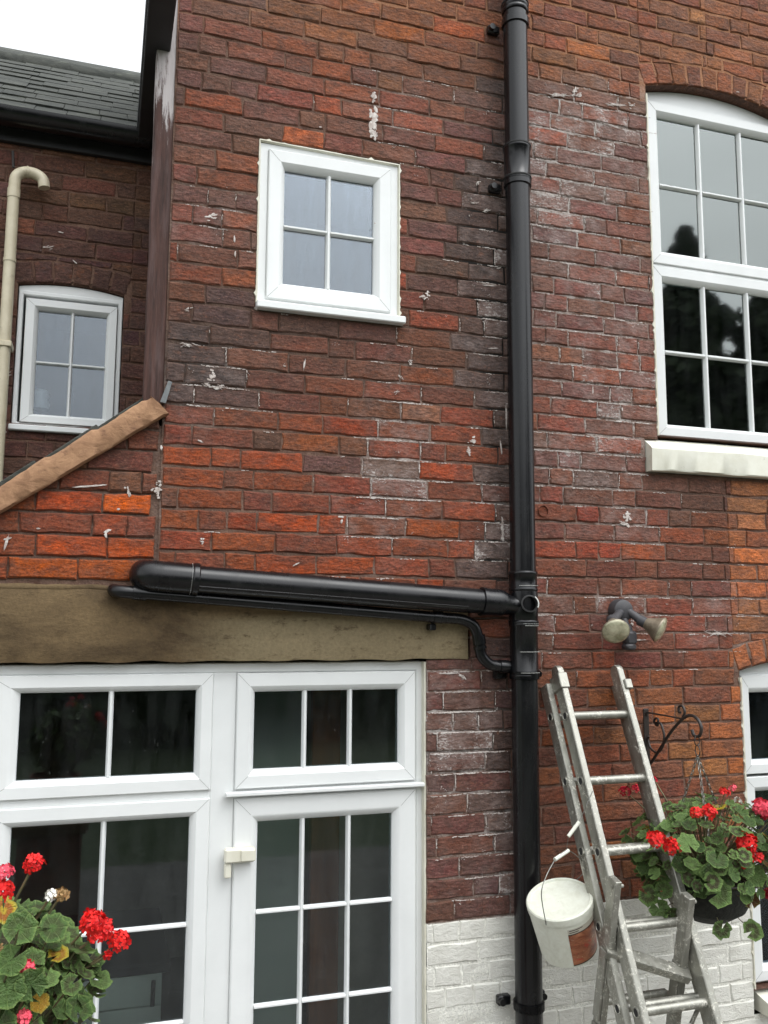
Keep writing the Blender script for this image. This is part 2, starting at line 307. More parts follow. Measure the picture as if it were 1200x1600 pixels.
# ------------------------------------------------------------------ mesh helpers
class MB:
    def __init__(s): s.v = []; s.f = []; s.c = None; s.attrs = {}
    def add(s, vs, fs):
        o = len(s.v); s.v += [tuple(v) for v in vs]; s.f += [tuple(i+o for i in f) for f in fs]; return o
    def box(s, x0, x1, y0, y1, z0, z1, M_=None):
        vs = [Vector((x, y, z)) for x in (x0, x1) for y in (y0, y1) for z in (z0, z1)]
        if M_: vs = [M_@v for v in vs]
        s.add(vs, [(0, 1, 3, 2), (4, 6, 7, 5), (0, 4, 5, 1), (2, 3, 7, 6), (0, 2, 6, 4), (1, 5, 7, 3)]); return s
    def cbox(s, x0, x1, y0, y1, z0, z1, c=.004, M_=None):   # box with chamfered edges
        bm = bmesh.new(); bmesh.ops.create_cube(bm, size=1)
        for v in bm.verts: v.co = Vector((x0+(v.co.x+.5)*(x1-x0), y0+(v.co.y+.5)*(y1-y0), z0+(v.co.z+.5)*(z1-z0)))
        bmesh.ops.bevel(bm, geom=list(bm.edges), offset=c, segments=1, affect='EDGES')
        if M_: bm.transform(M_)
        bm.verts.index_update(); s.add([v.co.copy() for v in bm.verts], [[v.index for v in f.verts] for f in bm.faces]); bm.free(); return s
    def tube(s, pts, r, seg=12, cap=True, closed=False):
        pts = [Vector(p) for p in pts]; n = len(pts); rr = r if isinstance(r, (list, tuple)) else [r]*n
        t0 = (pts[1]-pts[0]).normalized(); up = Vector((0, 0, 1)) if abs(t0.z) < .9 else Vector((1, 0, 0))
        a = t0.cross(up).normalized(); rings = []
        for i, p in enumerate(pts):
            if closed: tg = (pts[(i+1) % n]-pts[i-1]).normalized()
            else: tg = ((pts[min(i+1, n-1)]-pts[max(i-1, 0)])).normalized()
            a = (a-tg*a.dot(tg)).normalized(); b = tg.cross(a)
            rings.append([p+(a*math.cos(2*math.pi*k/seg)+b*math.sin(2*math.pi*k/seg))*rr[i] for k in range(seg)])
        o = s.add([v for R in rings for v in R], [])
        m = n if closed else n-1
        for i in range(m):
            for k in range(seg):
                j = (i+1) % n; s.f.append((o+i*seg+k, o+i*seg+(k+1) % seg, o+j*seg+(k+1) % seg, o+j*seg+k))
        if cap and not closed:
            s.f.append(tuple(o+k for k in range(seg))[::-1]); s.f.append(tuple(o+(n-1)*seg+k for k in range(seg)))
        return s
    def lathe(s, prof, M_=None, seg=24, a0=0, a1=2*math.pi):   # prof: (r, z)
        full = abs(a1-a0-2*math.pi) < 1e-6; k = seg if full else seg+1
        vs = []
        for r, z in prof:
            for i in range(k):
                a = a0+(a1-a0)*i/seg; v = Vector((r*math.cos(a), r*math.sin(a), z)); vs.append(M_@v if M_ else v)
        o = s.add(vs, [])
        for j in range(len(prof)-1):
            for i in range(seg):
                i2 = (i+1) % k; s.f.append((o+j*k+i, o+j*k+i2, o+(j+1)*k+i2, o+(j+1)*k+i))
        return s
    def ring(s, x0, x1, z0, z1, prof):        # mitred picture-frame profile; prof: (inset, y)
        vs = []
        for i, y in prof: vs += [(x0+i, y, z0+i), (x1-i, y, z0+i), (x1-i, y, z1-i), (x0+i, y, z1-i)]
        fs = []
        for j in range(len(prof)-1):
            for k in range(4): fs.append((4*j+k, 4*j+(k+1) % 4, 4*j+4+(k+1) % 4, 4*j+4+k))
        s.add(vs, fs); return s
    def prism(s, poly, y0, y1, M_=None):            # poly in (x, z)
        n = len(poly); vs = [Vector((x, y0, z)) for x, z in poly]+[Vector((x, y1, z)) for x, z in poly]
        if M_: vs = [M_@v for v in vs]
        s.add(vs, [tuple(range(n)), tuple(range(2*n-1, n-1, -1))]+[(k, k+n, (k+1) % n+n, (k+1) % n) for k in range(n)]); return s
    def build(s, name, mat, parent=None, smooth=False, kind=None, loc=None):
        me = bpy.data.meshes.new(name); me.from_pydata(s.v, [], s.f); me.validate()
        for nm, vals in s.attrs.items():
            if len(vals) == len(me.vertices):
                at_ = me.attributes.new(nm, 'FLOAT', 'POINT'); at_.data.foreach_set('value', vals)
        if s.c is not None and len(s.c) == len(me.vertices):
            ca = me.attributes.new('Col', 'FLOAT_COLOR', 'POINT'); ca.data.foreach_set('color', [q for c in s.c for q in c])
        bm = bmesh.new(); bm.from_mesh(me); bmesh.ops.recalc_face_normals(bm, faces=bm.faces); bm.to_mesh(me); bm.free()
        me.materials.append(mat)
        if smooth:
            me.polygons.foreach_set('use_smooth', [True]*len(me.polygons)); me.set_sharp_from_angle(angle=rad(smooth if smooth is not True else 40))
        o = bpy.data.objects.new(name, me); C.objects.link(o)
        if parent: o.parent = parent
        if kind: o['kind'] = kind
        return o
def tag(o, label=None, cat=None, group=None, kind=None):
    if label: o['label'] = label
    if cat: o['category'] = cat
    if group: o['group'] = group
    if kind: o['kind'] = kind
    return o
def empty(name, loc=(0, 0, 0)):
    o = bpy.data.objects.new(name, None); o.empty_display_size = .1; C.objects.link(o); o.location = loc; return o
def keep(o, parent):      # parent at its own place, children built in world coordinates
    o.parent = parent; o.matrix_parent_inverse = Matrix.Translation(parent.location).inverted(); return o
def part(mb, name, mat, parent, smooth=False, kind=None, label=None):
    o = mb.build(name, mat, None, smooth, kind)
    if parent.type == 'EMPTY' or parent.location.length > 0: keep(o, parent)
    else: o.parent = parent
    if label: o['label'] = label
    return o
def bez(pts, n=8):        # Catmull-Rom through the points
    P = [Vector(p) for p in pts]; P = [P[0]*2-P[1]]+P+[P[-1]*2-P[-2]]; out = []
    for i in range(1, len(P)-2):
        for k in range(n):
            t = k/n; a, b, c, d = P[i-1:i+3]
            out.append(.5*((2*b)+(c-a)*t+(2*a-5*b+4*c-d)*t*t+(3*b-a-3*c+d)*t**3))
    out.append(P[-2]); return out

# ------------------------------------------------------------------ bricks
def gauss(px, py, cx, cy, rx, ry): return math.exp(-(((px-cx)/rx)**2+((py-cy)/ry)**2))
WHITE = [(890, 190, 90, 50, .95), (860, 300, 60, 90, .75), (930, 300, 90, 120, .4), (900, 470, 110, 100, .4), (930, 620, 90, 90, .4), (880, 740, 90, 70, .5), (975, 640, 30, 120, .5),
         (620, 700, 45, 100, .6), (590, 790, 60, 60, .45), (772, 450, 28, 190, .7), (765, 840, 30, 80, .8), (690, 1130, 70, 110, .55), (740, 1250, 70, 190, .4), (790, 1350, 20, 100, .9),
         (975, 950, 50, 30, .5), (1120, 960, 70, 50, .4), (330, 600, 70, 60, .4), (330, 340, 60, 50, .25), (620, 180, 60, 60, .2), (600, 970, 120, 20, .3), (205, 790, 50, 30, .35), (1000, 820, 50, 40, .45), (560, 940, 200, 18, .3), (850, 960, 30, 60, .45)]
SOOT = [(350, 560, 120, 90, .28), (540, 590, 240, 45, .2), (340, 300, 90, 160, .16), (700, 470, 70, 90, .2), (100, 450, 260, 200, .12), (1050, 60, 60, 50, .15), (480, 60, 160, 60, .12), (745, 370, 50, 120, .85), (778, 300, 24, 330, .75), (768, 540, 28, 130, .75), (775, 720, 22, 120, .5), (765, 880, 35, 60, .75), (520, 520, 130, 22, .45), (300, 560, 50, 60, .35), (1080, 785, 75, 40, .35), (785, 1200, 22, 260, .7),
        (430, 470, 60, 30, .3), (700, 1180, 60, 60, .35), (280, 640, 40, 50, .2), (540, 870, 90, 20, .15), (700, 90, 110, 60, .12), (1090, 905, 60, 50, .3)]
def white_amt(px, py): return min(1.3, .04+1.25*sum(a*gauss(px, py, x, y, rx, ry) for x, y, rx, ry, a in WHITE))
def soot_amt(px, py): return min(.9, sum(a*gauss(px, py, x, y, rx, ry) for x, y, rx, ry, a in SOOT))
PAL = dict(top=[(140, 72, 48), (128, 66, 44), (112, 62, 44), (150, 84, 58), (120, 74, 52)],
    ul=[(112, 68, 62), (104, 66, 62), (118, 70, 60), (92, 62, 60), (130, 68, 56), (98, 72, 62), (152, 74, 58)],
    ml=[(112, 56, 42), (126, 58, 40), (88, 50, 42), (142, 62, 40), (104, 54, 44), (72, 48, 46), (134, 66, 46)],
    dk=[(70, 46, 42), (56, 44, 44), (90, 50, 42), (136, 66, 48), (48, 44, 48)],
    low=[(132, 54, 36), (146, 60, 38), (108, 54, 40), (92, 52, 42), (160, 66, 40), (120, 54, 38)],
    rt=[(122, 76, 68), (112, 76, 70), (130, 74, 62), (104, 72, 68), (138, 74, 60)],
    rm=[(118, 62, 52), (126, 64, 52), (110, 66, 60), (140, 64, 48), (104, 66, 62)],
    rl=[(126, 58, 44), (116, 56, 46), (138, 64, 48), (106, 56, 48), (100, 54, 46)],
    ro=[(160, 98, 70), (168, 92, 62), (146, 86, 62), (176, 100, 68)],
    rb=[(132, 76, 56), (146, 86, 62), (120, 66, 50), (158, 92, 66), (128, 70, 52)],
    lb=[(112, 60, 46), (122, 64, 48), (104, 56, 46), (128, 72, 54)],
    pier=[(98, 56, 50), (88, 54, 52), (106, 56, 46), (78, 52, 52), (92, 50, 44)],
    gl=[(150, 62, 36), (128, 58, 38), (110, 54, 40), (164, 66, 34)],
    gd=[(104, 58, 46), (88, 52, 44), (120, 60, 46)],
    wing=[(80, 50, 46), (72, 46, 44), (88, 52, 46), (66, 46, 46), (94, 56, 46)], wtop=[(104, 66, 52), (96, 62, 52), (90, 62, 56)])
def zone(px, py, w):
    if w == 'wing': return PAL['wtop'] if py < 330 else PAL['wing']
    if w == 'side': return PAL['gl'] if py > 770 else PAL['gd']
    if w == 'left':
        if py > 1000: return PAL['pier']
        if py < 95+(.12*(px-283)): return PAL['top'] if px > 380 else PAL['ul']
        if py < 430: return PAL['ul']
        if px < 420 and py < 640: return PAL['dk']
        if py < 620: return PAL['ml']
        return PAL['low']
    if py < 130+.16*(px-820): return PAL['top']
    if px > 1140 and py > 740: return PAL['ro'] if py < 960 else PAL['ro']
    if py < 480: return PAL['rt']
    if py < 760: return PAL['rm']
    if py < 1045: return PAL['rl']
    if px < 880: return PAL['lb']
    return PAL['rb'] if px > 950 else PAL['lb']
OR, RD, DK, GY = (178, 88, 58), (158, 66, 42), (50, 46, 50), (110, 98, 92)
OVER = [(328,160,OR),(393,170,OR),(498,164,OR),(517,192,(184,92,62)),(486,216,(190,94,62)),(384,253,(150,74,60)),(335,275,(138,66,50)),(290,393,(160,68,46)),(295,423,(150,66,46)),(379,428,(162,76,52)),(345,432,DK),
 (560,12,(176,86,50)),(644,62,(170,84,52)),(720,50,(172,84,50)),(700,45,(160,80,50)),(644,196,(150,74,60)),(712,264,(150,68,52)),(640,444,(146,64,46)),(736,484,(150,56,40)),(692,504,(150,66,46)),(740,288,(56,54,58)),(744,368,(62,58,64)),
 (423,560,(146,70,48)),(625,612,(160,70,42)),(620,640,(150,132,122)),(660,644,(136,88,74)),(531,665,(158,60,38)),(492,690,(156,80,52)),(454,723,(164,74,46)),(541,725,(72,68,66)),(625,729,(98,88,86)),(704,733,(166,70,46)),(592,758,(92,86,86)),(490,817,(152,66,40)),(537,848,(146,56,36)),(579,879,(158,60,38)),(692,675,(148,68,46)),(620,792,(150,78,54)),(560,846,(150,58,36)),(420,870,(96,52,36)),
 (329,522,(150,72,52)),(381,559,(46,50,56)),(418,561,(146,72,50)),(384,590,(50,48,50)),(331,588,(42,44,50)),(284,645,(158,66,42)),(460,719,(160,72,44)),(281,714,(146,60,42)),(360,714,(148,62,42)),(431,847,(150,66,44)),(400,690,(70,52,46)),
 (182,799,(198,78,38)),(95,796,(166,66,42)),(217,837,(192,80,46)),(77,865,(196,80,40)),(189,869,(194,76,40)),(168,900,(180,72,42)),(217,732,(136,70,56)),(30,870,(140,66,42)),
 (844,546,(150,100,72)),(878,552,(132,96,76)),(912,554,(138,84,64)),(949,584,(160,72,46)),(856,630,(148,62,46)),(886,662,(138,60,44)),(930,666,(168,66,46)),(920,694,(150,62,48)),(982,696,(154,66,48)),(930,746,(96,84,84)),(990,750,(160,66,46)),
 (933,803,(162,58,42)),(867,857,(148,62,48)),(933,860,(164,66,48)),(1003,862,(158,66,48)),(1187,867,(190,104,66)),(1180,787,(176,108,76)),(1067,835,(140,66,44)),(1120,838,(134,62,42)),(1040,785,(96,60,44)),(1110,775,(104,62,46)),
 (990,1086,(184,104,68)),(920,1062,(156,84,60)),(1056,1111,(188,104,66)),(937,1177,(156,84,62)),(1123,1142,(184,100,68)),(1081,1202,(166,100,72)),(1146,1200,(188,100,66)),(56,366,(150,80,60)),(125,318,(116,76,52)),(900,190,(136,70,58)),(845,205,(158,70,58)),
 (850,60,(164,80,58)),(1105,15,(176,120,84)),(1110,60,(140,82,58)),(1020,55,(160,84,64)),(920,75,(182,100,60)),(1190,125,(184,104,58)),(1000,160,(100,62,48))]
def brick_geo(poly, rnd, proud=.0, soft=.0035):
    """one brick from a convex outline in (x,z): rounded arris, worn front face, sides into the joint; <= 50 triangles"""
    n = len(poly); cx = sum(p[0] for p in poly)/n; cz = sum(p[1] for p in poly)/n
    pts = []
    for i in range(n):
        a, b = poly[i], poly[(i+1) % n]; l = math.hypot(b[0]-a[0], b[1]-a[1])
        k = 1 if l < .03 else (2 if l < .13 else 4)
        if n > 6: k = 1
        for j in range(k):
            t = j/k; jit = .0024 if j else .003
            pts.append((a[0]+(b[0]-a[0])*t+rnd.uniform(-jit, jit), a[1]+(b[1]-a[1])*t+rnd.uniform(-jit, jit)))
    m = len(pts); vs = []; ed = []
    def inset(p, d):
        dx, dz = cx-p[0], cz-p[1]; return (p[0]+(d if dx > 0 else -d)*min(1, abs(dx)/.012), p[1]+(d if dz > 0 else -d)*min(1, abs(dz)/.012))
    for p in pts: vs.append((p[0], .022, p[1])); ed.append(1.0)
    yo = [rnd.uniform(.0005, .005) for _ in pts]
    for p, y in zip(pts, yo): vs.append((p[0], y-proud, p[1])); ed.append(1.0)
    q = [inset(p, rnd.uniform(.003, .0075)) for p in pts]
    for p in q: vs.append((p[0], rnd.uniform(-.0036, -.0012)-proud, p[1])); ed.append(.35)
    vs.append((cx+rnd.uniform(-.02, .02)*min(1, n/4), rnd.uniform(-.004, -.0015)-proud, cz)); ed.append(0.0)
    fs = []
    for r in range(2):
        for i in range(m): fs.append((r*m+i, r*m+(i+1) % m, (r+1)*m+(i+1) % m, (r+1)*m+i))
    for i in range(m): fs.append((2*m+i, 2*m+(i+1) % m, 3*m))
    return vs, fs, ed
RINGH = .11
def clip(poly, a, b, c):      # keep a*x+b*z <= c
    out = []
    for i in range(len(poly)):
        p, q = poly[i], poly[(i+1) % len(poly)]; dp = a*p[0]+b*p[1]-c; dq = a*q[0]+b*q[1]-c
        if dp <= 0: out.append(p)
        if dp*dq < 0: t = dp/(dp-dq); out.append((p[0]+(q[0]-p[0])*t, p[1]+(q[1]-p[1])*t))
    return out
def area(p): return abs(sum(p[i][0]*p[(i+1) % len(p)][1]-p[(i+1) % len(p)][0]*p[i][1] for i in range(len(p))))/2
UNIT = {}
def unit_variants(kind):
    if kind not in UNIT:
        L_ = {'s': .222, 'h': .105, 'q': .16}[kind]; H_ = .068; UNIT[kind] = []
        for i in range({'s': 26, 'h': 14, 'q': 8}[kind]):
            rnd = random.Random(i*31+ord(kind)); vs, fs, ed = brick_geo([(-L_/2, -H_/2), (L_/2, -H_/2), (L_/2, H_/2), (-L_/2, H_/2)], rnd)
            me = bpy.data.meshes.new('brick'); me.from_pydata(vs, [], fs)
            a = me.attributes.new('edge', 'FLOAT', 'POINT'); a.data.foreach_set('value', ed)
            bm = bmesh.new(); bm.from_mesh(me); bmesh.ops.recalc_face_normals(bm, faces=bm.faces); bm.to_mesh(me); bm.free()
            me.polygons.foreach_set('use_smooth', [True]*len(me.polygons)); me.set_sharp_from_angle(angle=rad(22)); me.materials.append(M['brick'])
            UNIT[kind].append((me, vs, fs, ed, L_, H_))
    return UNIT[kind]
_pm = {}
def painted(me):
    if me.name not in _pm:
        c = me.copy(); c.materials.clear(); c.materials.append(M['white_brick']); _pm[me.name] = c
    return _pm[me.name]
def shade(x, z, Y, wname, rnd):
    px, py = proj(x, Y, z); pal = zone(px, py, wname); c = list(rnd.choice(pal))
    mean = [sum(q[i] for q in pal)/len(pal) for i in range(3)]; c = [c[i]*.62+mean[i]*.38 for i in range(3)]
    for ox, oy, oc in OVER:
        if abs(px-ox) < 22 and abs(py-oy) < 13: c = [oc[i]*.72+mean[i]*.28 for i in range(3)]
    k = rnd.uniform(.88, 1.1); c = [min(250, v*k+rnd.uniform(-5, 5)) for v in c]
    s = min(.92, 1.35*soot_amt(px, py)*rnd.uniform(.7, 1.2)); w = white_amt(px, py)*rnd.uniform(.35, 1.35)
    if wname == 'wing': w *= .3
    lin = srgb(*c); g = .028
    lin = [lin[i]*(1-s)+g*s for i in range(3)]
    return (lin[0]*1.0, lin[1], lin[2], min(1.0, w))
class Wall:
    def __init__(s, name, key, label, cat, Y, base, paint_z=None, joint=.0065):
        s.root = empty(name, base); tag(s.root, label, cat); s.key = key; s.Y = Y; s.rnd = random.Random(len(key)*17+3)
        s.stuff = MB(); s.stuff.c = []; s.stuff.attrs['edge'] = []; s.stuffw = MB(); s.nvis = 0; s.paint_z = paint_z; s.j = joint; s.prev = []; s.vj = []
    def inview(s, x, z):
        px, py = proj(x, s.Y, z); return -35 < px < 1235 and -30 < py < 1630
    def emit(s, poly, kind=None, rot=None, hidden=False):
        """kind set: full rectangle -> shared mesh; else own mesh"""
        wob = lambda x, z: (x, z+.0042*noise.noise(Vector((x*1.7, z*.8, 4)))+.0022*noise.noise(Vector((x*6, z*2, 9))))
        if kind: dzz = wob(sum(p[0] for p in poly)/4, sum(p[1] for p in poly)/4)[1]-sum(p[1] for p in poly)/4; poly = [(x, z+dzz) for x, z in poly]
        cx = sum(p[0] for p in poly)/len(poly); cz = sum(p[1] for p in poly)/len(poly); rnd = s.rnd
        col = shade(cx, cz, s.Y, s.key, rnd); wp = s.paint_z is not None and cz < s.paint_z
        vis = s.inview(cx, cz) and not hidden and s.nvis < 298
        if kind:
            me, vs, fs, ed, L_, H_ = rnd.choice(unit_variants(kind))
            x0 = min(p[0] for p in poly); x1 = max(p[0] for p in poly); z0 = min(p[1] for p in poly); z1 = max(p[1] for p in poly)
            sx, sz = (x1-x0)/L_, (z1-z0)/H_; dy = s.Y-rnd.uniform(.0, .004)+(.003 if wp else 0); fl = rnd.choice((1, -1)); sy = rnd.uniform(.8, 1.25); ry = rnd.gauss(0, .006); sz *= rnd.uniform(.96, 1.03)
            if vis:
                o = bpy.data.objects.new('brick', painted(me) if wp else me); C.objects.link(o); keep(o, s.root)
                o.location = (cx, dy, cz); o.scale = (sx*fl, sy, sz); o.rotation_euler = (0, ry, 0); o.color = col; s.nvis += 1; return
            V = [(cx+v[0]*sx*fl, dy+v[1]*sy, cz+v[2]*sz) for v in vs]
        else:
            vs, fs, ed = brick_geo(poly, rnd); V = [(v[0], v[1]+s.Y, v[2]) for v in vs]
            if vis:
                mb = MB(); mb.add(V, fs); mb.attrs['edge'] = ed
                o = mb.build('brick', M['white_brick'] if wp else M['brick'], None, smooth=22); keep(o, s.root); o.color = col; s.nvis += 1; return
        if wp: s.stuffw.add(V, fs); return
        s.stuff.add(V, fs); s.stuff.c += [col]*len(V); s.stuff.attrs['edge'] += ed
    def courses(s, X0, X1, zl, holes=(), clips=(), arches=(), fine=True):
        """zl: list of joint heights descending; holes: (x0,x1,z0,z1) rects; arches: functions z(x) for bricks cut above a curve"""
        rnd = s.rnd
        for ci in range(len(zl)-1):
            zt, zb = zl[ci]-s.j/2, zl[ci+1]+s.j/2; zm = (zt+zb)/2
            joints = []; best = None
            for tr in range(7):     # lay the course so its upright joints miss the one above
                x = X0-rnd.uniform(0, .23); js = [x]; seq = []
                while x < X1:
                    k = rnd.choices('shq', (.66, .27, .07))[0]
                    if seq and seq[-1] == 'h' and k == 'h' and rnd.random() < .5: k = 's'
                    l = {'s': .222, 'h': .104, 'q': .16}[k]*rnd.uniform(.95, 1.05)+s.j; x += l; js.append(x); seq.append(k)
                sc = sum(1 for a in js for b in s.prev if abs(a-b) < .03)
                if best is None or sc < best[0]: best = (sc, js, seq)
            _, js, seq = best; s.prev = js; s.vj += [(x, zm) for x in js]
            for k, xa, xb in zip(seq, js, js[1:]):
                xa, xb = max(xa+s.j*.3, X0), min(xb-s.j*.3, X1)
                if xb-xa < .02: continue
                spans = [(xa, xb)]
                for hx0, hx1, hz0, hz1 in holes:
                    if hz0 < zm < hz1:
                        ns = []
                        for a, b in spans:
                            if b <= hx0 or a >= hx1: ns.append((a, b))
                            else:
                                if hx0-a > .015: ns.append((a, hx0))
                                if b-hx1 > .015: ns.append((hx1, b))
                        spans = ns
                for (ax0, ax1, fn) in arches:
                    if zt > min(fn(ax0), fn(ax1))-RINGH-.02:
                        for e_ in (ax0, ax1):
                            spans = [q for a, b in spans for q in ([(a, e_), (e_, b)] if a < e_-.012 and b > e_+.012 else [(a, b)])]
                for a, b in spans:
                    poly = [(a, zb), (b, zb), (b, zt), (a, zt)]; cut = False
                    for q in clips:
                        n2 = clip(poly, *q); cut |= len(n2) != 4 or abs(area(n2)-area(poly)) > 1e-6; poly = n2
                        if len(poly) < 3: break
                    if len(poly) < 3 or area(poly) < .0006: continue
                    for (ax0, ax1, fn) in arches:
                        if b > ax0+.004 and a < ax1-.004 and zt > min(fn(ax0), fn(ax1))-RINGH-.02:
                            za, zc = fn(max(a, ax0)), fn(min(b, ax1))
                            if min(za, zc) > zb-.001 or max(za, zc) > zb:
                                # cut below by the chord of the arch
                                xa_, xc_ = max(a, ax0), min(b, ax1)
                                if xc_-xa_ < .005: continue
                                nx, nz = (zc-za), -(xc_-xa_); cc = nx*xa_+nz*za
                                n2 = clip(poly, nx, nz, cc); cut = True; poly = n2
                                if len(poly) < 3: break
                    if len(poly) < 3 or area(poly) < .0006: continue
                    kk = None
                    if not cut: kk = 's' if b-a > .19 else ('q' if b-a > .13 else 'h')
                    s.emit(poly, kk)
    def ringarch(s, cx, cz, R, a0, a1, h, w=.072):
        n = max(3, int((a1-a0)*(R+h/2)/(w+s.j))); 
        for i in range(n):
            b0 = a0+(a1-a0)*i/n+.5*s.j/R; b1 = a0+(a1-a0)*(i+1)/n-.5*s.j/R
            P_ = lambda a, r: (cx+r*math.sin(a), cz+r*math.cos(a))
            hs_ = [(R+.004, R+h)] if h < .14 else ([(R+.004, R+h*.5-.004), (R+h*.5+.004, R+h)] if i % 2 else [(R+.004, R+h)])
            for r0, r1 in hs_: s.emit([P_(b0, r0), P_(b1, r0), P_(b1, r1), P_(b0, r1)])
    def bed(s, cells, thick=.1):
        """mortar bed as a grid of fine cells carrying the white residue amount; cells: list of convex polys"""
        mb = MB(); mb.c = []
        for poly in cells:
            x0 = min(p[0] for p in poly); x1 = max(p[0] for p in poly); z0 = min(p[1] for p in poly); z1 = max(p[1] for p in poly)
            st = .028; nx = max(1, int((x1-x0)/st)); nz = max(1, int((z1-z0)/st))
            rect = len(poly) == 4 and all((abs(p[0]-x0) < 1e-6 or abs(p[0]-x1) < 1e-6) and (abs(p[1]-z0) < 1e-6 or abs(p[1]-z1) < 1e-6) for p in poly)
            if not rect:
                vs = [(p[0], s.Y+.006, p[1]) for p in poly]; mb.add(vs, [tuple(range(len(poly)))])
            else:
                vs = [(x0+(x1-x0)*i/nx, s.Y+.006, z0+(z1-z0)*k/nz) for k in range(nz+1) for i in range(nx+1)]
                vs = [(x, s.Y+(.0012 if s.paint_z and z < s.paint_z else .0012)+.0044*noise.noise(Vector((x*13, z*16, len(s.key)))), z) for x, y, z in vs]
                mb.add(vs, [(k*(nx+1)+i, k*(nx+1)+i+1, (k+1)*(nx+1)+i+1, (k+1)*(nx+1)+i) for k in range(nz) for i in range(nx)])
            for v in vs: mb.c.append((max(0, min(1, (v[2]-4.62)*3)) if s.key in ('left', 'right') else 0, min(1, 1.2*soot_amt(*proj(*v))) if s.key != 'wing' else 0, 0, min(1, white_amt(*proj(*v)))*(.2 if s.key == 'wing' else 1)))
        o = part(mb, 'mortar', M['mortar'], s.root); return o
    def finish(s, name_splash=None):
        if s.stuff.v: part(s.stuff, 'bricks', M['brick_s'], s.root, smooth=22, kind='stuff')
        if s.stuffw.v: part(s.stuffw, 'painted_bricks', M['white_brick'], s.root, smooth=22, kind='stuff')
def cells_minus(X0, X1, Z0, Z1, holes):
    xs = sorted({X0, X1, *[h[0] for h in holes], *[h[1] for h in holes]}); zs = sorted({Z0, Z1, *[h[2] for h in holes], *[h[3] for h in holes]})
    xs = [x for x in xs if X0 <= x <= X1]; zs = [z for z in zs if Z0 <= z <= Z1]; out = []
    for a, b in zip(xs, xs[1:]):
        for c, d in zip(zs, zs[1:]):
            mx, mz = (a+b)/2, (c+d)/2
            if not any(h[0] < mx < h[1] and h[2] < mz < h[3] for h in holes): out.append([(a, c), (b, c), (b, d), (a, d)])
    return out
def reveal(w, pts, depth=.12, y0=.002, mat=None):     # brick sides of an opening: pts outline (x,z) closed
    mb = MB(); n = len(pts)
    for i in range(n):
        a, b = pts[i], pts[(i+1) % n]; mb.add([(a[0], w.Y+y0, a[1]), (b[0], w.Y+y0, b[1]), (b[0], w.Y+depth, b[1]), (a[0], w.Y+depth, a[1])], [(0, 1, 2, 3)])
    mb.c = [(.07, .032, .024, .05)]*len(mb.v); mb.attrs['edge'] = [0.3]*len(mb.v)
    return part(mb, 'reveal', mat or M['brick_s'], w.root)
def arc(cx, cz, R, xs): return [(x, cz+math.sqrt(max(0, R*R-(x-cx)**2))) for x in xs]

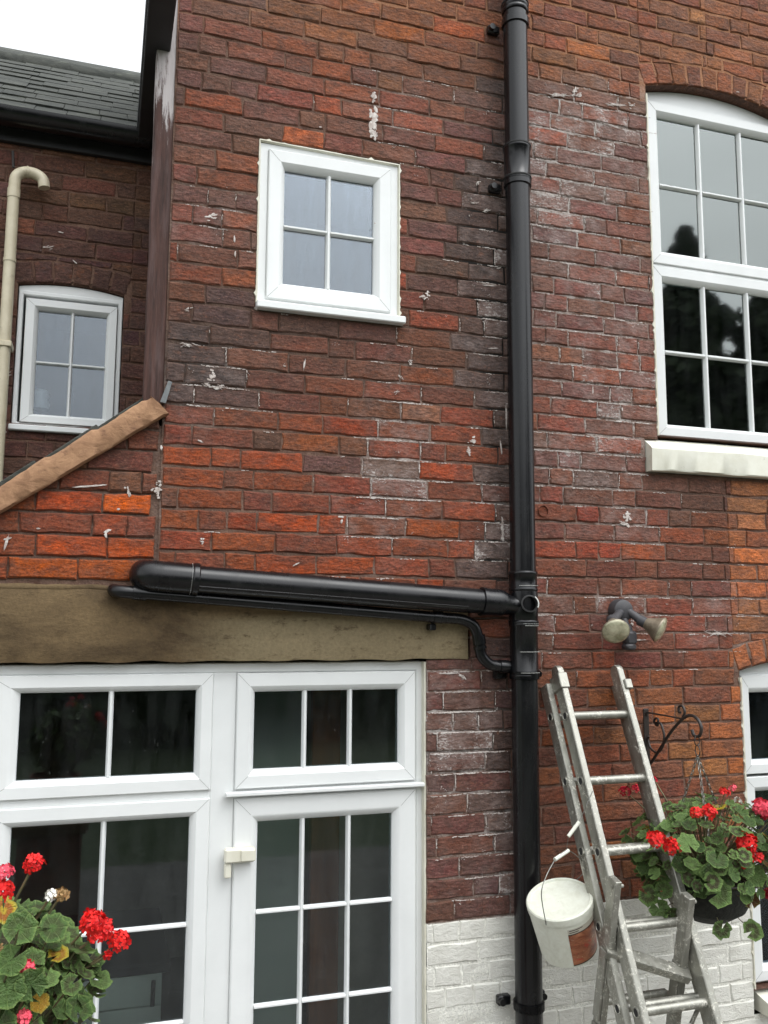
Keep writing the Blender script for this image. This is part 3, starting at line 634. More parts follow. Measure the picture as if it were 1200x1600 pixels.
# ---- windows
FR = lambda y, d=.06: [(0, y+d), (0, y+.002), (.003, y)]
def make_window(w, label, outer, y, sashes, name='window', mat='upvc', glassm='glass', head=None, frame_w=.035, inner=None, sill=None, bar=.018, depth=.07):
    x0, x1, z0, z1 = outer; mb = MB()
    mb.ring(x0, x1, z0, z1, [(0, y+depth), (0, y+.003), (.003, y), (frame_w-.004, y), (frame_w, y+.004), (frame_w, y+depth)])
    if head: mb.prism(head, y+.0035, y+depth)
    # mullions / transoms between sashes
    for b in (inner or []): mb.cbox(b[0], b[1], y+.002, y+depth, b[2], b[3], .003)
    fr = part(mb, name, M[mat], w.root, smooth=30, label=label)
    for (sx0, sx1, sz0, sz1, gx0, gx1, gz0, gz1, vb, hb) in sashes:
        s = MB(); ys = y-.012; ix = min(gx0-sx0, sz1-gz1)
        def rg(prof):
            vs = []
            for t, yy in prof:   # t 0 outer .. 1 glass edge
                X0, X1, Z0, Z1 = sx0+(gx0-sx0)*t, sx1+(gx1-sx1)*t, sz0+(gz0-sz0)*t, sz1+(gz1-sz1)*t
                vs += [(X0, yy, Z0), (X1, yy, Z0), (X1, yy, Z1), (X0, yy, Z1)]
            fs = [(4*j+k, 4*j+(k+1) % 4, 4*j+4+(k+1) % 4, 4*j+4+k) for j in range(len(prof)-1) for k in range(4)]
            s.add(vs, fs)
        rg([(0, y+.045), (0, ys+.004), (.05, ys), (.68, ys), (.78, ys+.004), (.98, ys+.02), (1, ys+.024), (1, y+.045)])
        so_ = s.build('sash', M[mat], None, smooth=30); so_.parent = fr
        yg = ys+.020
        def bar_(a, b, c, d):
            h = (b-a)/2 if vert else (d-c)/2; m = MB()
            cx_, cz_ = (a+b)/2, (c+d)/2
            prof = [(-1, .012), (-.85, .002), (-.35, -.005), (.35, -.005), (.85, .002), (1, .012)]
            vs = []
            for e in (0, 1):
                for u, yy in prof:
                    vs.append((cx_+u*h, yg+yy, c if e == 0 else d) if vert else (a if e == 0 else b, yg+yy, cz_+u*h))
            k = len(prof); m.add(vs, [(i, i+1, k+i+1, k+i) for i in range(k-1)]+[tuple(range(k)), tuple(range(2*k-1, k-1, -1))])
            o = m.build('glazing_bar', M[mat], None, smooth=40); o.parent = fr
        vert = True
        for v in vb: bar_(v-bar/2, v+bar/2, gz0-.002, gz1+.002)
        vert = False
        xs_ = [gx0]+list(vb)+[gx1]
        for h_ in hb:
            for i_ in range(len(xs_)-1):
                bar_(xs_[i_]+(bar/2-.003 if i_ else 0), xs_[i_+1]-(bar/2-.003 if i_ < len(xs_)-2 else 0), h_-bar*.42, h_+bar*.42)
        zs_ = [gz0]+sorted(hb)+[gz1]
        for a, b in zip(xs_, xs_[1:]):
            for c, d in zip(zs_, zs_[1:]):
                g = MB(); g.box(-(b-a)/2, (b-a)/2, 0, .004, -(d-c)/2, (d-c)/2)
                o = g.build('pane', M[glassm], None); o.location = ((a+b)/2, yg+.012, (c+d)/2)
                o.rotation_euler = (random.uniform(-.002, .002), 0, random.uniform(-.002, .002)); o.parent = fr
    if sill: 
        m = MB(); m.cbox(*sill, .004); o = m.build('sill', M[mat], None, smooth=30); o.parent = fr
    ml = MB()
    for (sx0, sx1, sz0, sz1, gx0, gx1, gz0, gz1, vb, hb) in sashes:
        for ox, oz, ix_, iz in ((sx0, sz0, gx0, gz0), (sx1, sz0, gx1, gz0), (sx1, sz1, gx1, gz1), (sx0, sz1, gx0, gz1)):
            a = Vector((ox+(ix_-ox)*.06, oz+(iz-oz)*.06)); b = Vector((ox+(ix_-ox)*.67, oz+(iz-oz)*.67)); d = (b-a).normalized(); n_ = Vector((-d.y, d.x))*.0005
            ml.prism([(a.x-n_.x, a.y-n_.y), (b.x-n_.x, b.y-n_.y), (b.x+n_.x, b.y+n_.y), (a.x+n_.x, a.y+n_.y)], y-.0125, y-.0117)
    o = ml.build('mitre_seams', M['seam'], None, kind='stuff'); o.parent = fr
    return fr
def sealant(w, lines, seed, wd=.005, mat='upvc_old'):
    rnd = random.Random(seed); mb = MB()
    for (xa, za, xb, zb) in lines:
        L_ = math.hypot(xb-xa, zb-za); n = int(L_/.012); dx, dz = (xb-xa)/L_, (zb-za)/L_; rows = []
        for i in range(n+1):
            t = i/n; x, z = xa+(xb-xa)*t, za+(zb-za)*t; k = noise.noise(Vector((x*22, z*22, seed))); e = wd*(.75+k*.9)+(rnd.random() < .12)*rnd.uniform(.002, .009)
            rows.append([(x+dz*.006, w.Y+.004, z-dx*.006), (x+dz*.002, w.Y-.0075, z-dx*.002), (x-dz*e, w.Y-.0072, z+dx*e), (x-dz*(e+.002), w.Y+.001, z+dx*(e+.002))])
        o = mb.add([v for r in rows for v in r], [(i*4+j, i*4+j+1, i*4+j+5, i*4+j+4) for i in range(n) for j in range(3)])
        mb.f = mb.f
    return part(mb, 'sealant', M[mat], w.root, smooth=50)

# ==================================================================  MAIN WALL (left of the downpipe)
ZL = [4.415-.0768*k for k in range(-18, 29)]         # 28 courses down to 2.265
ZL = [z for z in ZL if z > 2.24]; ZL += [2.216-.0769*k for k in range(0, 29)]
BX = 1.585
UWIN = (.507, 1.083, 3.598, 4.262); DOOR = (-.42, 1.196, -.1, 2.257); LINT = (-.62, 1.378, 2.257, 2.512)
wl = Wall('brick_wall', 'left', 'dark red brick house wall left of the black downpipe, with small window above stone lintel and french door', 'wall', 0, (.9, 0, 0), 1.29)
wl.courses(.186, BX, ZL, [UWIN, DOOR, LINT])
wl.bed([p for p in cells_minus(.181, BX, 0, 5.8, [UWIN, (.18, 1.196, -.1, 2.257), (.18, 1.378, 2.257, 2.512)])])
wl.finish()
reveal(wl, [(UWIN[0]+.004, UWIN[2]), (UWIN[1]-.004, UWIN[2]), (UWIN[1]-.004, UWIN[3]), (UWIN[0]+.004, UWIN[3])])
reveal(wl, [(1.1965, 0), (1.1965, 2.257)], .03)
# upper window
make_window(wl, 'small white casement window with four panes high on the wall', (.511, 1.079, 3.603, 4.252), .004,
    [(.545, 1.045, 3.622, 4.226, .612, .976, 3.694, 4.158, [.791], [3.925])], glassm='glass_dirty', bar=.020, sill=(.507, 1.1, -.035, .03, 3.574, 3.603))
sealant(wl, [(.508, 3.60, .508, 4.256), (.508, 4.258, 1.081, 4.250), (1.081, 4.25, 1.081, 3.60)], 3, .0018)
# stone lintel
m = MB()
def rough_slab(x0, x1, y0, y1, z0, z1, amp=.006, nx=40, nz=6, seed=0, top=None):
    mb = MB(); rnd = random.Random(seed); vs = []
    for k in range(nz+1):
        for i in range(nx+1):
            x = x0+(x1-x0)*i/nx; z = z0+(z1-z0)*k/nz; e = 0
            if k in (0, nz) or i in (0, nx): e = .006
            n_ = noise.noise(Vector((x*5+seed, z*9, 3)))*amp
            jz = noise.noise(Vector((x*9, k*5+seed, 1)))*amp*(1.2 if k in (0, nz) else .3)
            vs.append((x+(noise.noise(Vector((z*9, i, seed)))*amp if i in (0, nx) else 0), y0+e+n_, z+jz))
    mb.add(vs, [(k*(nx+1)+i, k*(nx+1)+i+1, (k+1)*(nx+1)+i+1, (k+1)*(nx+1)+i) for k in range(nz) for i in range(nx)])
    per = [i for i in range(nx+1)]+[k*(nx+1)+nx for k in range(1, nz+1)]+[nz*(nx+1)+i for i in range(nx-1, -1, -1)]+[k*(nx+1) for k in range(nz-1, 0, -1)]
    o = mb.add([(vs[i][0], y1, vs[i][2]) for i in per], [])
    for j in range(len(per)): mb.f.append((per[j], per[(j+1) % len(per)], o+(j+1) % len(per), o+j))
    mb.f.append(tuple(o+j for j in range(len(per))))
    return mb
part(rough_slab(LINT[0]+.005, LINT[1]-.012, -.014, .16, LINT[2]+.003, LINT[3]-.006, .006, 60, 8, 4), 'stone_lintel', M['stone'], wl.root, smooth=60, label='mossy brown stone lintel with a pale patch on the right')
# mortar fillet on top of the lintel
part(rough_slab(LINT[0], .12, -.006, .03, LINT[3]-.012, LINT[3]+.012, .010, 40, 3, 9), 'mortar_fillet', M['stone'], wl.root, smooth=60)
# french door with side light
yd = .035
dr = make_window(wl, 'white french door and side light below the stone lintel', (-.40, 1.200, .02, 2.251), yd, [
    (-.345, .392, 1.810, 2.216, -.249, .335, 1.868, 2.156, [.045], []),
    (-.345, .392, .70, 1.782, -.254, .325, .76, 1.719, [.038], [1.040, 1.357]),
    (.478, 1.160, 1.807, 2.215, .545, 1.097, 1.871, 2.146, [.732, .906], []),
    (.478, 1.162, .10, 1.776, .566, 1.073, .20, 1.688, [.731, .905], [1.060, 1.376, .72, .46])], name='french_door', glassm='glass_door', bar=.019,
    inner=[(.392, .478, .055, 2.218), (-.367, .392, 1.780, 1.812), (.478, 1.165, 1.774, 1.809), (-.367, .392, .055, .70)])
m = MB(); m.cbox(.444, 1.190, yd-.034, yd-.006, 1.785, 1.800, .003); o = m.build('drip_bar', M['upvc'], None); o.parent = dr
# lock cover on the mullion
m = MB(); m.cbox(.444, .552, yd-.045, yd-.012, 1.563, 1.612, .006); m.cbox(.50, .552, yd-.052, yd-.044, 1.568, 1.607, .003); m.cbox(.446, .470, yd-.036, yd-.012, 1.512, 1.560, .004)
o = m.build('door_lock', M['upvc_old'], None, smooth=30); o.parent = dr
m = MB(); m.box(1.189, 1.1955, .004, yd+.01, .02, 2.25); part(m, 'sealant', M['upvc_old'], wl.root)

# ==================================================================  RIGHT WALL
ZR = [5.065-.0751*k for k in range(-11, 68)]
ax0, ax1, ACX, AR = 2.268, 3.137, 2.645, 1.40              # tall window opening with a shallow segmental arch
acz = 4.894-AR
afn = lambda x: acz+math.sqrt(max(0, AR*AR-(x-ACX)**2))
bx0, bx1 = 2.642, 3.263; BCX = (bx0+bx1)/2; bs = .045; bh = (bx1-bx0)/2; BR = (bh*bh+bs*bs)/(2*bs); bcz = 2.197+bs-BR
bfn = lambda x: bcz+math.sqrt(max(0, BR*BR-(x-BCX)**2))
RH = .105
H1 = (ax0, ax1, 3.209, 4.90); H1s = (2.203, 3.217, 3.046, 3.209); H2 = (bx0, bx1, .893, 2.25); H2s = (2.638, 3.275, .80, .893)
wr = Wall('brick_wall', 'right', 'weathered red brick wall right of the black downpipe, painted white at its foot, with tall arched window', 'wall', 0, (2.9, 0, 0), 1.28)
X1R = 4.0
clampf = lambda fn, a, b: (lambda x: fn(min(max(x, a), b))+RH+.006)
arches = [(ax0-.03, ax1+.03, clampf(afn, ax0, ax1)), (bx0-.03, bx1+.03, clampf(bfn, bx0, bx1))]
wr.courses(BX, X1R, ZR, [(ax0, ax1, 3.209, 4.80), H1s, (bx0, bx1, .893, 2.197), H2s], arches=arches)
wr.ringarch(ACX, acz, AR, math.asin((ax0-.01-ACX)/AR), math.asin((ax1+.01-ACX)/AR), RH)
wr.ringarch(BCX, bcz, BR, -math.asin((bh+.01)/BR), math.asin((bh+.01)/BR), RH)
cl = cells_minus(BX, X1R, 0, 5.8, [H1, H1s, H2, H2s])
for (a, b, fn, top) in ((ax0, ax1, afn, 4.90), (bx0, bx1, bfn, 2.25)):
    for i in range(16):
        u, v = a+(b-a)*i/16, a+(b-a)*(i+1)/16; cl.append([(u, fn(u)), (v, fn(v)), (v, top), (u, top)])
wr.bed(cl); wr.finish()
reveal(wr, [(ax0, 3.209)]+[(x, afn(x)) for x in [ax0+(ax1-ax0)*i/16 for i in range(17)]]+[(ax1, 3.209)])
reveal(wr, [(bx0, .893)]+[(x, bfn(x)) for x in [bx0+(bx1-bx0)*i/16 for i in range(17)]]+[(bx1, .893)])
def headpoly(a, b, z0, fn): return [(a, z0)]+[(x, fn(x)-.004) for x in [a+(b-a)*i/16 for i in range(17)]]+[(b, z0)]
yr = .05
make_window(wr, 'tall white arched window with sky and dark trees mirrored in its panes', (ax0+.003, ax1-.003, 3.212, 4.806), yr, [
    (2.302, 3.118, 4.017, 4.803, 2.366, 3.052, 4.084, 4.742, [2.592, 2.829], [4.407]),
    (2.300, 3.118, 3.222, 4.004, 2.364, 3.052, 3.279, 3.940, [2.585, 2.826], [3.613])], head=headpoly(ax0+.003, ax1-.003, 4.795, afn), glassm='glass', bar=.022, frame_w=.03)
sealant(wr, [(2.271, 3.21, 2.271, 4.80)], 5, .0045)
sealant(wr, [(2.645, .90, 2.645, 2.17)], 6, .003)
m = MB(); m.cbox(ax0+.01, ax1-.01, yr-.004, yr+.03, 4.003, 4.016, .002); part(m, 'transom', M['upvc'], wr.root)
# stone sill with a sloping top
def sillblock(x0, x1, zt, zf, zb, yf, yb, seed):
    mb = MB(); nx = 30; prof = [(yb, zb), (yf+.004, zb), (yf, zb+.006), (yf, zf-.008), (yf+.006, zf), (.02, zt-.012), (yb, zt)]
    vs = []
    for i in range(nx+1):
        x = x0+(x1-x0)*i/nx
        for j, (y, z) in enumerate(prof): 
            n_ = noise.noise(Vector((x*7, j*2.1, seed)))*.0035; vs.append((x, y+n_*(0 < j < 6), z+n_))
    k = len(prof); mb.add(vs, [(i*k+j, i*k+(j+1) % k, (i+1)*k+(j+1) % k, (i+1)*k+j) for i in range(nx) for j in range(k)]+[tuple(range(k)), tuple(nx*k+j for j in range(k))])
    return mb
part(sillblock(2.206, 3.212, 3.208, 3.152, 3.049, -.045, .14, 2), 'stone_sill', M['sill_paint'], wr.root, smooth=30, label='thick cream painted stone sill under the tall window')
make_window(wr, 'narrow white arched window at the right edge above the white painted brickwork', (bx0+.004, bx1-.004, .897, 2.186), yr, [
    (2.676, 3.250, 1.754, 2.178, 2.731, 3.195, 1.811, 2.100, [2.963], []),
    (2.676, 3.250, .905, 1.742, 2.743, 3.183, .965, 1.678, [2.963], [1.32])], head=headpoly(bx0+.004, bx1-.004, 2.180, bfn), glassm='glass_door', bar=.02, frame_w=.03)
part(sillblock(2.662, 3.27, .888, .862, .806, -.06, .14, 5), 'stone_sill', M['sill_paint'], wr.root, smooth=30)
# round clay plug left of the sill
m = MB(); m.lathe([(0, -.012), (.014, -.012), (.02, -.008), (.022, 0), (.022, .012)], Matrix.Translation(at(847, 799, 0))@Matrix.Rotation(rad(-90), 4, 'X')@Matrix.Scale(-1, 4, (0, 0, 1)), 16)
m.c = [(.2, .07, .045, .1)]*len(m.v); m.attrs['edge'] = [.2]*len(m.v); part(m, 'clay_plug', M['brick_s'], wr.root, smooth=40)

# ==================================================================  SIDE WALL WITH RAKING TOP (lower left)
ws = Wall('brick_wall', 'side', 'low orange red brick wall with a raking cement verge, lower left below the small arched window', 'wall', 0, (-.6, 0, 0))
P0, P1 = Vector((-.341, 2.753)), Vector((.199, 3.140)); dv = (P1-P0).normalized(); nv = Vector((-dv.y, dv.x))
off = P0.dot(nv)+.012
ZS = [3.16-.0778*k for k in range(0, 9)]+[2.512-.076*k for k in range(0, 33)]
ws.courses(-1.6, .168, ZS[:9], [], clips=[(nv.x, nv.y, off)])
ws.courses(-1.6, .176, ZS[9:], [DOOR, LINT])
bedp = []
xA = P0.x+(-1.6-P0.x); zA = P0.y+(-1.6-P0.x)*dv.y/dv.x
bedp.append(clip([(-1.6, 2.513), (.182, 2.513), (.182, 3.2), (-1.6, 3.2)], nv.x, nv.y, off))
bedp += cells_minus(-1.6, .181, 0, 2.513, [DOOR, (-.62, 1.378, 2.257, 2.513)])
ws.bed([b for b in bedp if len(b) > 2]); ws.finish()
# cement verge: rough rounded strip along the rake, three stepped tile edges on its back
mb = MB(); n_ = 60; rnd = random.Random(3); Lr = 2.2; base = P1-dv*Lr; vs = []
prof = [(.004, .03), (.0, -.034), (.006, -.042), (.045, -.043), (.074, -.040), (.082, -.030), (.088, .05)]
for i in range(n_*2+1):
    d = Lr*i/(n_*2)
    for j, (h, y) in enumerate(prof):
        nn = noise.noise(Vector((d*9, j*1.1, 5)))*.004+noise.noise(Vector((d*60, j*2.7, 8)))*.003
        hh = h+nn*(1 if j > 2 else .6)+(.009*((d*5.1) % 1)-.005 if j > 3 else 0)
        p = base+dv*(d-(.01 if i == n_*2 else 0))+nv*hh; vs.append((p.x+(.012*math.sin(j) if i == n_*2 else 0), y+nn*.7, p.y))
k = len(prof); mb.add(vs, [(i*k+j, i*k+j+1, (i+1)*k+j+1, (i+1)*k+j) for i in range(n_*2) for j in range(k-1)]+[tuple(range(k)), tuple(n_*2*k+j for j in range(k))])
part(mb, 'verge', M['verge'], ws.root, smooth=50, label='rough tan cement verge sloping down to the left')
for i in range(9):        # lean-to roof tiles showing behind the verge
    d0 = Lr-.245*(i+1); m = MB(); p = base+dv*d0; a = math.atan2(dv.y, dv.x)
    Mt = Matrix.Translation((p.x, .0, p.y))@Matrix.Rotation(-a, 4, 'Y')
    m.cbox(0, .27, .03, .78, .080+.0, .096, .003, Mt@Matrix.Rotation(rad(-2.4), 4, 'Y')); part(m, 'tile', M['slate'], ws.root)
# lead upstand at the top end
m = MB(); q = [at(250, 628, -.02), at(259, 630, -.02), at(269, 597, -.02), at(263, 595, -.02)]
m.prism([(p.x, p.z) for p in q], -.022, -.002); part(m, 'lead_flashing', M['lead'], ws.root, label='bent grey lead flashing above the top end of the verge')
# ==================================================================  WING BEHIND
YW = .8
aw = at(60, 448, YW); WX0, WX1 = -.408, .046
Hw = (WX0, WX1-.008, 3.21, 3.87)
WC, WR_ = (WX0+WX1)/2-.01, 1.05; wcz = 3.885-WR_
wfn = lambda x: wcz+math.sqrt(max(0, WR_**2-(x-WC)**2))
ww = Wall('brick_wall', 'wing', 'dark brown brick wall of the rear wing behind the timber post, with arched window', 'wall', YW, (-.7, YW, 0))
ZW = [4.55-.0768*k for k in range(0, 26)]
RHW = .10
ww.courses(-1.7, .20, ZW, [(Hw[0], Hw[1], Hw[2], 3.84)], arches=[(Hw[0]-.03, Hw[1]+.03, lambda x: wfn(min(max(x, Hw[0]), Hw[1]))+RHW+.006)])
ww.ringarch(WC, wcz, WR_, math.asin((Hw[0]-.01-WC)/WR_), math.asin((Hw[1]+.01-WC)/WR_), RHW)
cl = cells_minus(-1.7, .22, 2.5, 4.62, [(Hw[0], Hw[1], Hw[2], 3.90)])
for i in range(12):
    u, v = Hw[0]+(Hw[1]-Hw[0])*i/12, Hw[0]+(Hw[1]-Hw[0])*(i+1)/12; cl.append([(u, wfn(u)), (v, wfn(v)), (v, 3.90), (u, 3.90)])
ww.bed(cl); ww.finish()
reveal(ww, [(Hw[0], 3.21)]+[(x, wfn(x)) for x in [Hw[0]+(Hw[1]-Hw[0])*i/12 for i in range(13)]]+[(Hw[1], 3.21)])
make_window(ww, 'small white arched window with four blue grey panes in the rear wing', (WX0+.004, WX1-.012, 3.232, 3.842), YW+.012, [
    (-.372, .012, 3.250, 3.806, -.320, -.033, 3.292, 3.759, [-.177], [3.524])], head=headpoly(WX0+.004, WX1-.012, 3.835, wfn), glassm='glass_dirty', bar=.016, frame_w=.02, sill=(WX0-.004, .02, YW-.03, YW+.02, 3.208, 3.233))
# fascia, gutter, slate roof
m = MB(); m.cbox(-1.7, .17, YW-.03, YW+.02, 4.50, 4.66, .003); part(m, 'fascia', M['dark'], ww.root)
m = MB(); gy, gz, gr = YW-.095, 4.595, .062
vs = []; N = 14
for x in (-1.7, .12):
    for i in range(N+1): a = math.pi*i/N; vs.append((x, gy+gr*math.cos(a), gz-gr*math.sin(a)))
    for i in range(N, -1, -1): a = math.pi*i/N; vs.append((x, gy+(gr-.004)*math.cos(a), gz-(gr-.004)*math.sin(a)))
k = 2*(N+1); m.add(vs, [(j, (j+1) % k, k+(j+1) % k, k+j) for j in range(k)]); part(m, 'gutter', M['pipe'], ww.root, smooth=40)
mb = MB(); rnd = random.Random(5); rp = rad(40); rows = 10
for r in range(rows):
    x = -2.6-rnd.random()*.2
    while x < .4:
        w_ = rnd.uniform(.12, .2); g = .13*r; y = YW-.12+g*math.cos(rp); z = 4.60+g*math.sin(rp)
        Mt = Matrix.Translation((x, y, z+rnd.uniform(0, .004)))@Matrix.Rotation(rp+rad(-2+rnd.uniform(-1.6, 1.2)), 4, 'X')
        mb.box(0, w_-.003, 0, .24, .004, .014, Mt); x += w_
mb.add([(-2.8, YW-.10, 4.585), (.42, YW-.10, 4.585), (.42, YW-.10+2.0*math.cos(rp), 4.585+2.0*math.sin(rp)), (-2.8, YW-.10+2.0*math.cos(rp), 4.585+2.0*math.sin(rp))], [(0, 1, 2, 3)])
part(mb, 'slates', M['slate'], ww.root, kind='stuff')
mb = MB(); gtop = .13*rows+.10
for i in range(14):
    x = -2.7+i*.24; mb.lathe([(.075+.004*(i % 2), 0), (.073+.004*(i % 2), .245), (.066, .245)], Matrix.Translation((x, YW-.12+gtop*math.cos(rp), 4.56+gtop*math.sin(rp)))@Matrix.Rotation(rad(90), 4, 'Y'), 12)
part(mb, 'ridge_tiles', M['slate'], ww.root, smooth=40)
mb = MB(); mb.box(-2.7, .3, YW+.05, YW+.1, 2.5, 4.6); mb.box(-2.7, .3, YW+2.4, YW+2.5, 2.5, 4.6)
# return wall between the wings, boxed timber corner, dark eaves board coming forward
t = empty('timber_post', (.15, .03, 0)); tag(t, 'tall weathered brown timber corner board with its paint peeled white at the top', 'timber post')
mb = MB(); nz = 60
vs = []
for k_ in range(nz+1):
    z = 3.10+(5.9-3.10)*k_/nz; e = noise.noise(Vector((0, 0, z*6)))*.0025
    vs += [(.110+e, .075, z), (.110+e, .010, z), (.114+e, .006, z), (.180+e, .006, z), (.184, .010, z), (.184, .075, z)]
mb.add(vs, [(i*6+j, i*6+(j+1) % 6, (i+1)*6+(j+1) % 6, (i+1)*6+j) for i in range(nz) for j in range(6)]+[(0, 1, 2, 3, 4, 5), tuple(nz*6+j for j in range(6))])
part(mb, 'board', M['timber'], t, smooth=30)
rm = MB(); rm.box(.184, .19, .076, YW, 2.6, 5.9); part(rm, 'return_panel', M['brick_s'], wl.root)
t = empty('eaves_box', (.11, .2, 4.6)); tag(t, 'dark grey boxed eaves running forward overhead beside the timber post', 'eaves')
m = MB(); m.cbox(.066, .160, -.75, YW-.03, 4.555, 4.70, .004); part(m, 'soffit_box', M['dark'], t)
m = MB(); m.tube([(.078, -.75, 4.60), (.078, YW-.03, 4.60)], .02, 10); part(m, 'drip_edge', M['dark'], t, smooth=40)
# cream waste pipe
t = empty('waste_pipe', (-.44, YW-.06, 3)); tag(t, 'cream plastic waste pipe bent over like a crook at its top, left edge', 'pipe')
yq = .73; xx = at(10, 500, yq).x
pts = [(-.435, yq, 2.55), (-.44, yq, 3.0), (-.440, yq, 4.24)]+[Vector(v) for v in bez([(-.440, yq, 4.26), (-.434, yq, 4.318), (-.400, yq, 4.345), (-.355, yq, 4.343), (-.326, yq, 4.322), (-.318, yq, 4.286)], 6)]
part(MB().tube(pts, .0245, 16), 'pipe', M['cream_pipe'], t, smooth=60)
for a_, b_ in (((-.440, yq, 4.22), (-.440, yq, 4.262)), ((-.440, yq, 3.93), (-.440, yq, 3.945)), ((-.392, yq, 4.347), (-.386, yq, 4.347))): part(MB().tube([a_, b_], .0268, 16), 'collar', M['cream_pipe'], t, smooth=40)
m = MB(); m.cbox(-.47, -.41, yq-.03, YW-.004, 3.55, 3.575, .003); part(m, 'clip', M['cream_pipe'], t)
t = MB().tube([at(20, 236, .76), at(21, 262, .77)], .006, 8).build('rusty_spike', M['iron'], None, smooth=40); tag(t, 'short rusty spike in the dark wall just above the cream pipe bend', 'spike')

# ==================================================================  RAIN PIPES
t = empty('downpipe', (1.567, -.085, 0)); tag(t, 'tall glossy black downpipe running the full height between the two brick walls', 'downpipe')
cxp = lambda z: 1.567+(z-.93)*.0012
cyp = -.085
part(MB().tube([(cxp(0.02), cyp, .02), (cxp(3), cyp, 3), (cxp(5.9), cyp, 5.9)], .0505, 28), 'pipe', M['pipe'], t, smooth=60)
def collar(z0, z1, r=.0545, par=t, lips=True):
    m = MB(); pr = [(.0503, z0-.001), (r, z0), (r+.003, z0+.006), (r+.003, z0+.012), (r, z0+.016), (r, z1-.016), (r+.003, z1-.012), (r+.003, z1-.004), (r, z1), (.0503, z1+.001)]
    m.lathe(pr, Matrix.Translation((cxp(z0), cyp, 0)), 28); part(m, 'collar', M['pipe'], par, smooth=40)
collar(4.21, 4.37); collar(4.975, 5.01); collar(2.52, 2.60); collar(2.19, 2.40); collar(2.385, 2.41, .056)
for z in (5.01, 4.365, 4.225):       # thin dark gasket lines
    m = MB(); m.lathe([(.056, z), (.059, z+.002), (.059, z+.007), (.056, z+.009)], Matrix.Translation((cxp(z), cyp, 0)), 28); part(m, 'gasket', M['rubber'], t, smooth=40)
# tee and access stub
m = MB(); m.lathe([(.052, 2.40), (.056, 2.41), (.057, 2.45), (.057, 2.50), (.055, 2.53)], Matrix.Translation((cxp(2.4), cyp, 0)), 28); part(m, 'tee', M['pipe'], t, smooth=50)
sb, se = Vector((1.575, -.105, 2.465)), at(828, 943, -.155)
dirn = (se-sb).normalized(); m = MB(); m.tube([sb, se-dirn*.004], .030, 20, cap=False); m.tube([se-dirn*.012, se], .034, 20, cap=False); part(m, 'inlet_stub', M['pipe'], t, smooth=50)
Mq = dirn.to_track_quat('Z', 'Y').to_matrix().to_4x4(); m = MB(); m.lathe([(.034, 0), (.028, .002), (.027, -.03), (0, -.03)], Matrix.Translation(se)@Mq, 20); part(m, 'inlet_bore', M['rubber'], t, smooth=50)
m = MB(); a0_, a1_ = -.9, .5
m.lathe([(.035, 0), (.0355, .003), (.031, .004)], Matrix.Translation(se)@Mq, 6, -.5, .9); part(m, 'scuffed_rim', M['scratch'], t)
# brackets: ears with screws against the wall
for (z, sgn) in ((4.93, -1), (4.21, -1), (2.20, 1), (1.00, -1), (1.00, 1), (2.20, -1)):
    m = MB(); m.lathe([(.0515, z-.016), (.0575, z-.014), (.0575, z+.014), (.0515, z+.016)], Matrix.Translation((cxp(z), cyp, 0)), 28)
    m.cbox(cxp(z)+sgn*.045 if sgn > 0 else cxp(z)-.098, cxp(z)+.098 if sgn > 0 else cxp(z)-.045, -.03, -.002, z-.018, z+.018, .005)
    m.tube([(cxp(z)+sgn*.085, -.045, z), (cxp(z)+sgn*.085, -.01, z)], .013, 12)
    part(m, 'bracket', M['pipe'], t, smooth=40)
m = MB(); rnd = random.Random(1)
for (y_, xo, w_) in ((915, 0, 1), (975, .2, .75), (978, .3, .65), (1019, 0, 1), (1052, .05, .95)):
    z = at(815, y_, cyp-.05).z; a0_ = -2.3+xo*1.2; m.lathe([(.0585, z), (.0592, z+.0007), (.0585, z+.0014)], Matrix.Translation((cxp(z), cyp, 0)), 12, a0_, a0_+1.9*w_)
part(m, 'paint_scratches', M['scratch'], t, kind='stuff')
# big sloping pipe
t = empty('branch_pipe', (.1, -.09, 2.56)); tag(t, 'thick glossy black pipe sloping from the wall above the lintel across to the downpipe', 'pipe')
A_, B_ = Vector((.20, -.088, 2.552)), Vector((1.46, -.092, 2.476))
el = bez([(.143, .0, 2.562), (.138, -.045, 2.560), (.158, -.078, 2.556), A_], 8)
part(MB().tube(el+[A_+(B_-A_)*.08], [.053]*len(el)+[.053], 24), 'elbow', M['pipe'], t, smooth=60)
part(MB().tube([A_+(B_-A_)*.03, A_+(B_-A_)*.5, B_], .0475, 28), 'pipe', M['pipe'], t, smooth=60)
c_ = A_+(B_-A_)*.085; d_ = (B_-A_).normalized()
part(MB().tube([c_-d_*.012, c_-d_*.008, c_+d_*.008, c_+d_*.012], [.053, .0565, .0565, .053], 24), 'collar', M['pipe'], t, smooth=40)
part(MB().tube([c_-d_*.016, c_-d_*.0155], .0545, 24), 'white_joint_line', M['scratch'], t)
br = bez([B_-d_*.07, B_, Vector((1.51, -.092, 2.468)), Vector((1.565, -.10, 2.466))], 6)
part(MB().tube(br, [.0525]*6+[.0525, .051, .048, .044, .042, .04, .038, .037, .036, .035, .035, .035, .035][:len(br)-6], 24), 'branch_socket', M['pipe'], t, smooth=60)
part(MB().tube([B_-d_*.075, B_-d_*.06], .0555, 24), 'collar', M['pipe'], t, smooth=40)
m = MB(); u_ = d_.cross(Vector((0, 1, 0)))
for k_ in range(3):                        # scratches on the underside seam
    p0 = A_+d_*.02+Vector((0, -.0478*math.cos(.55), -.0478*math.sin(.55))); m.tube([p0+Vector((0, 0, -.0006*k_)), p0+d_*1.1], .0012, 6)
part(m, 'seam', M['pipe'], t, smooth=60)
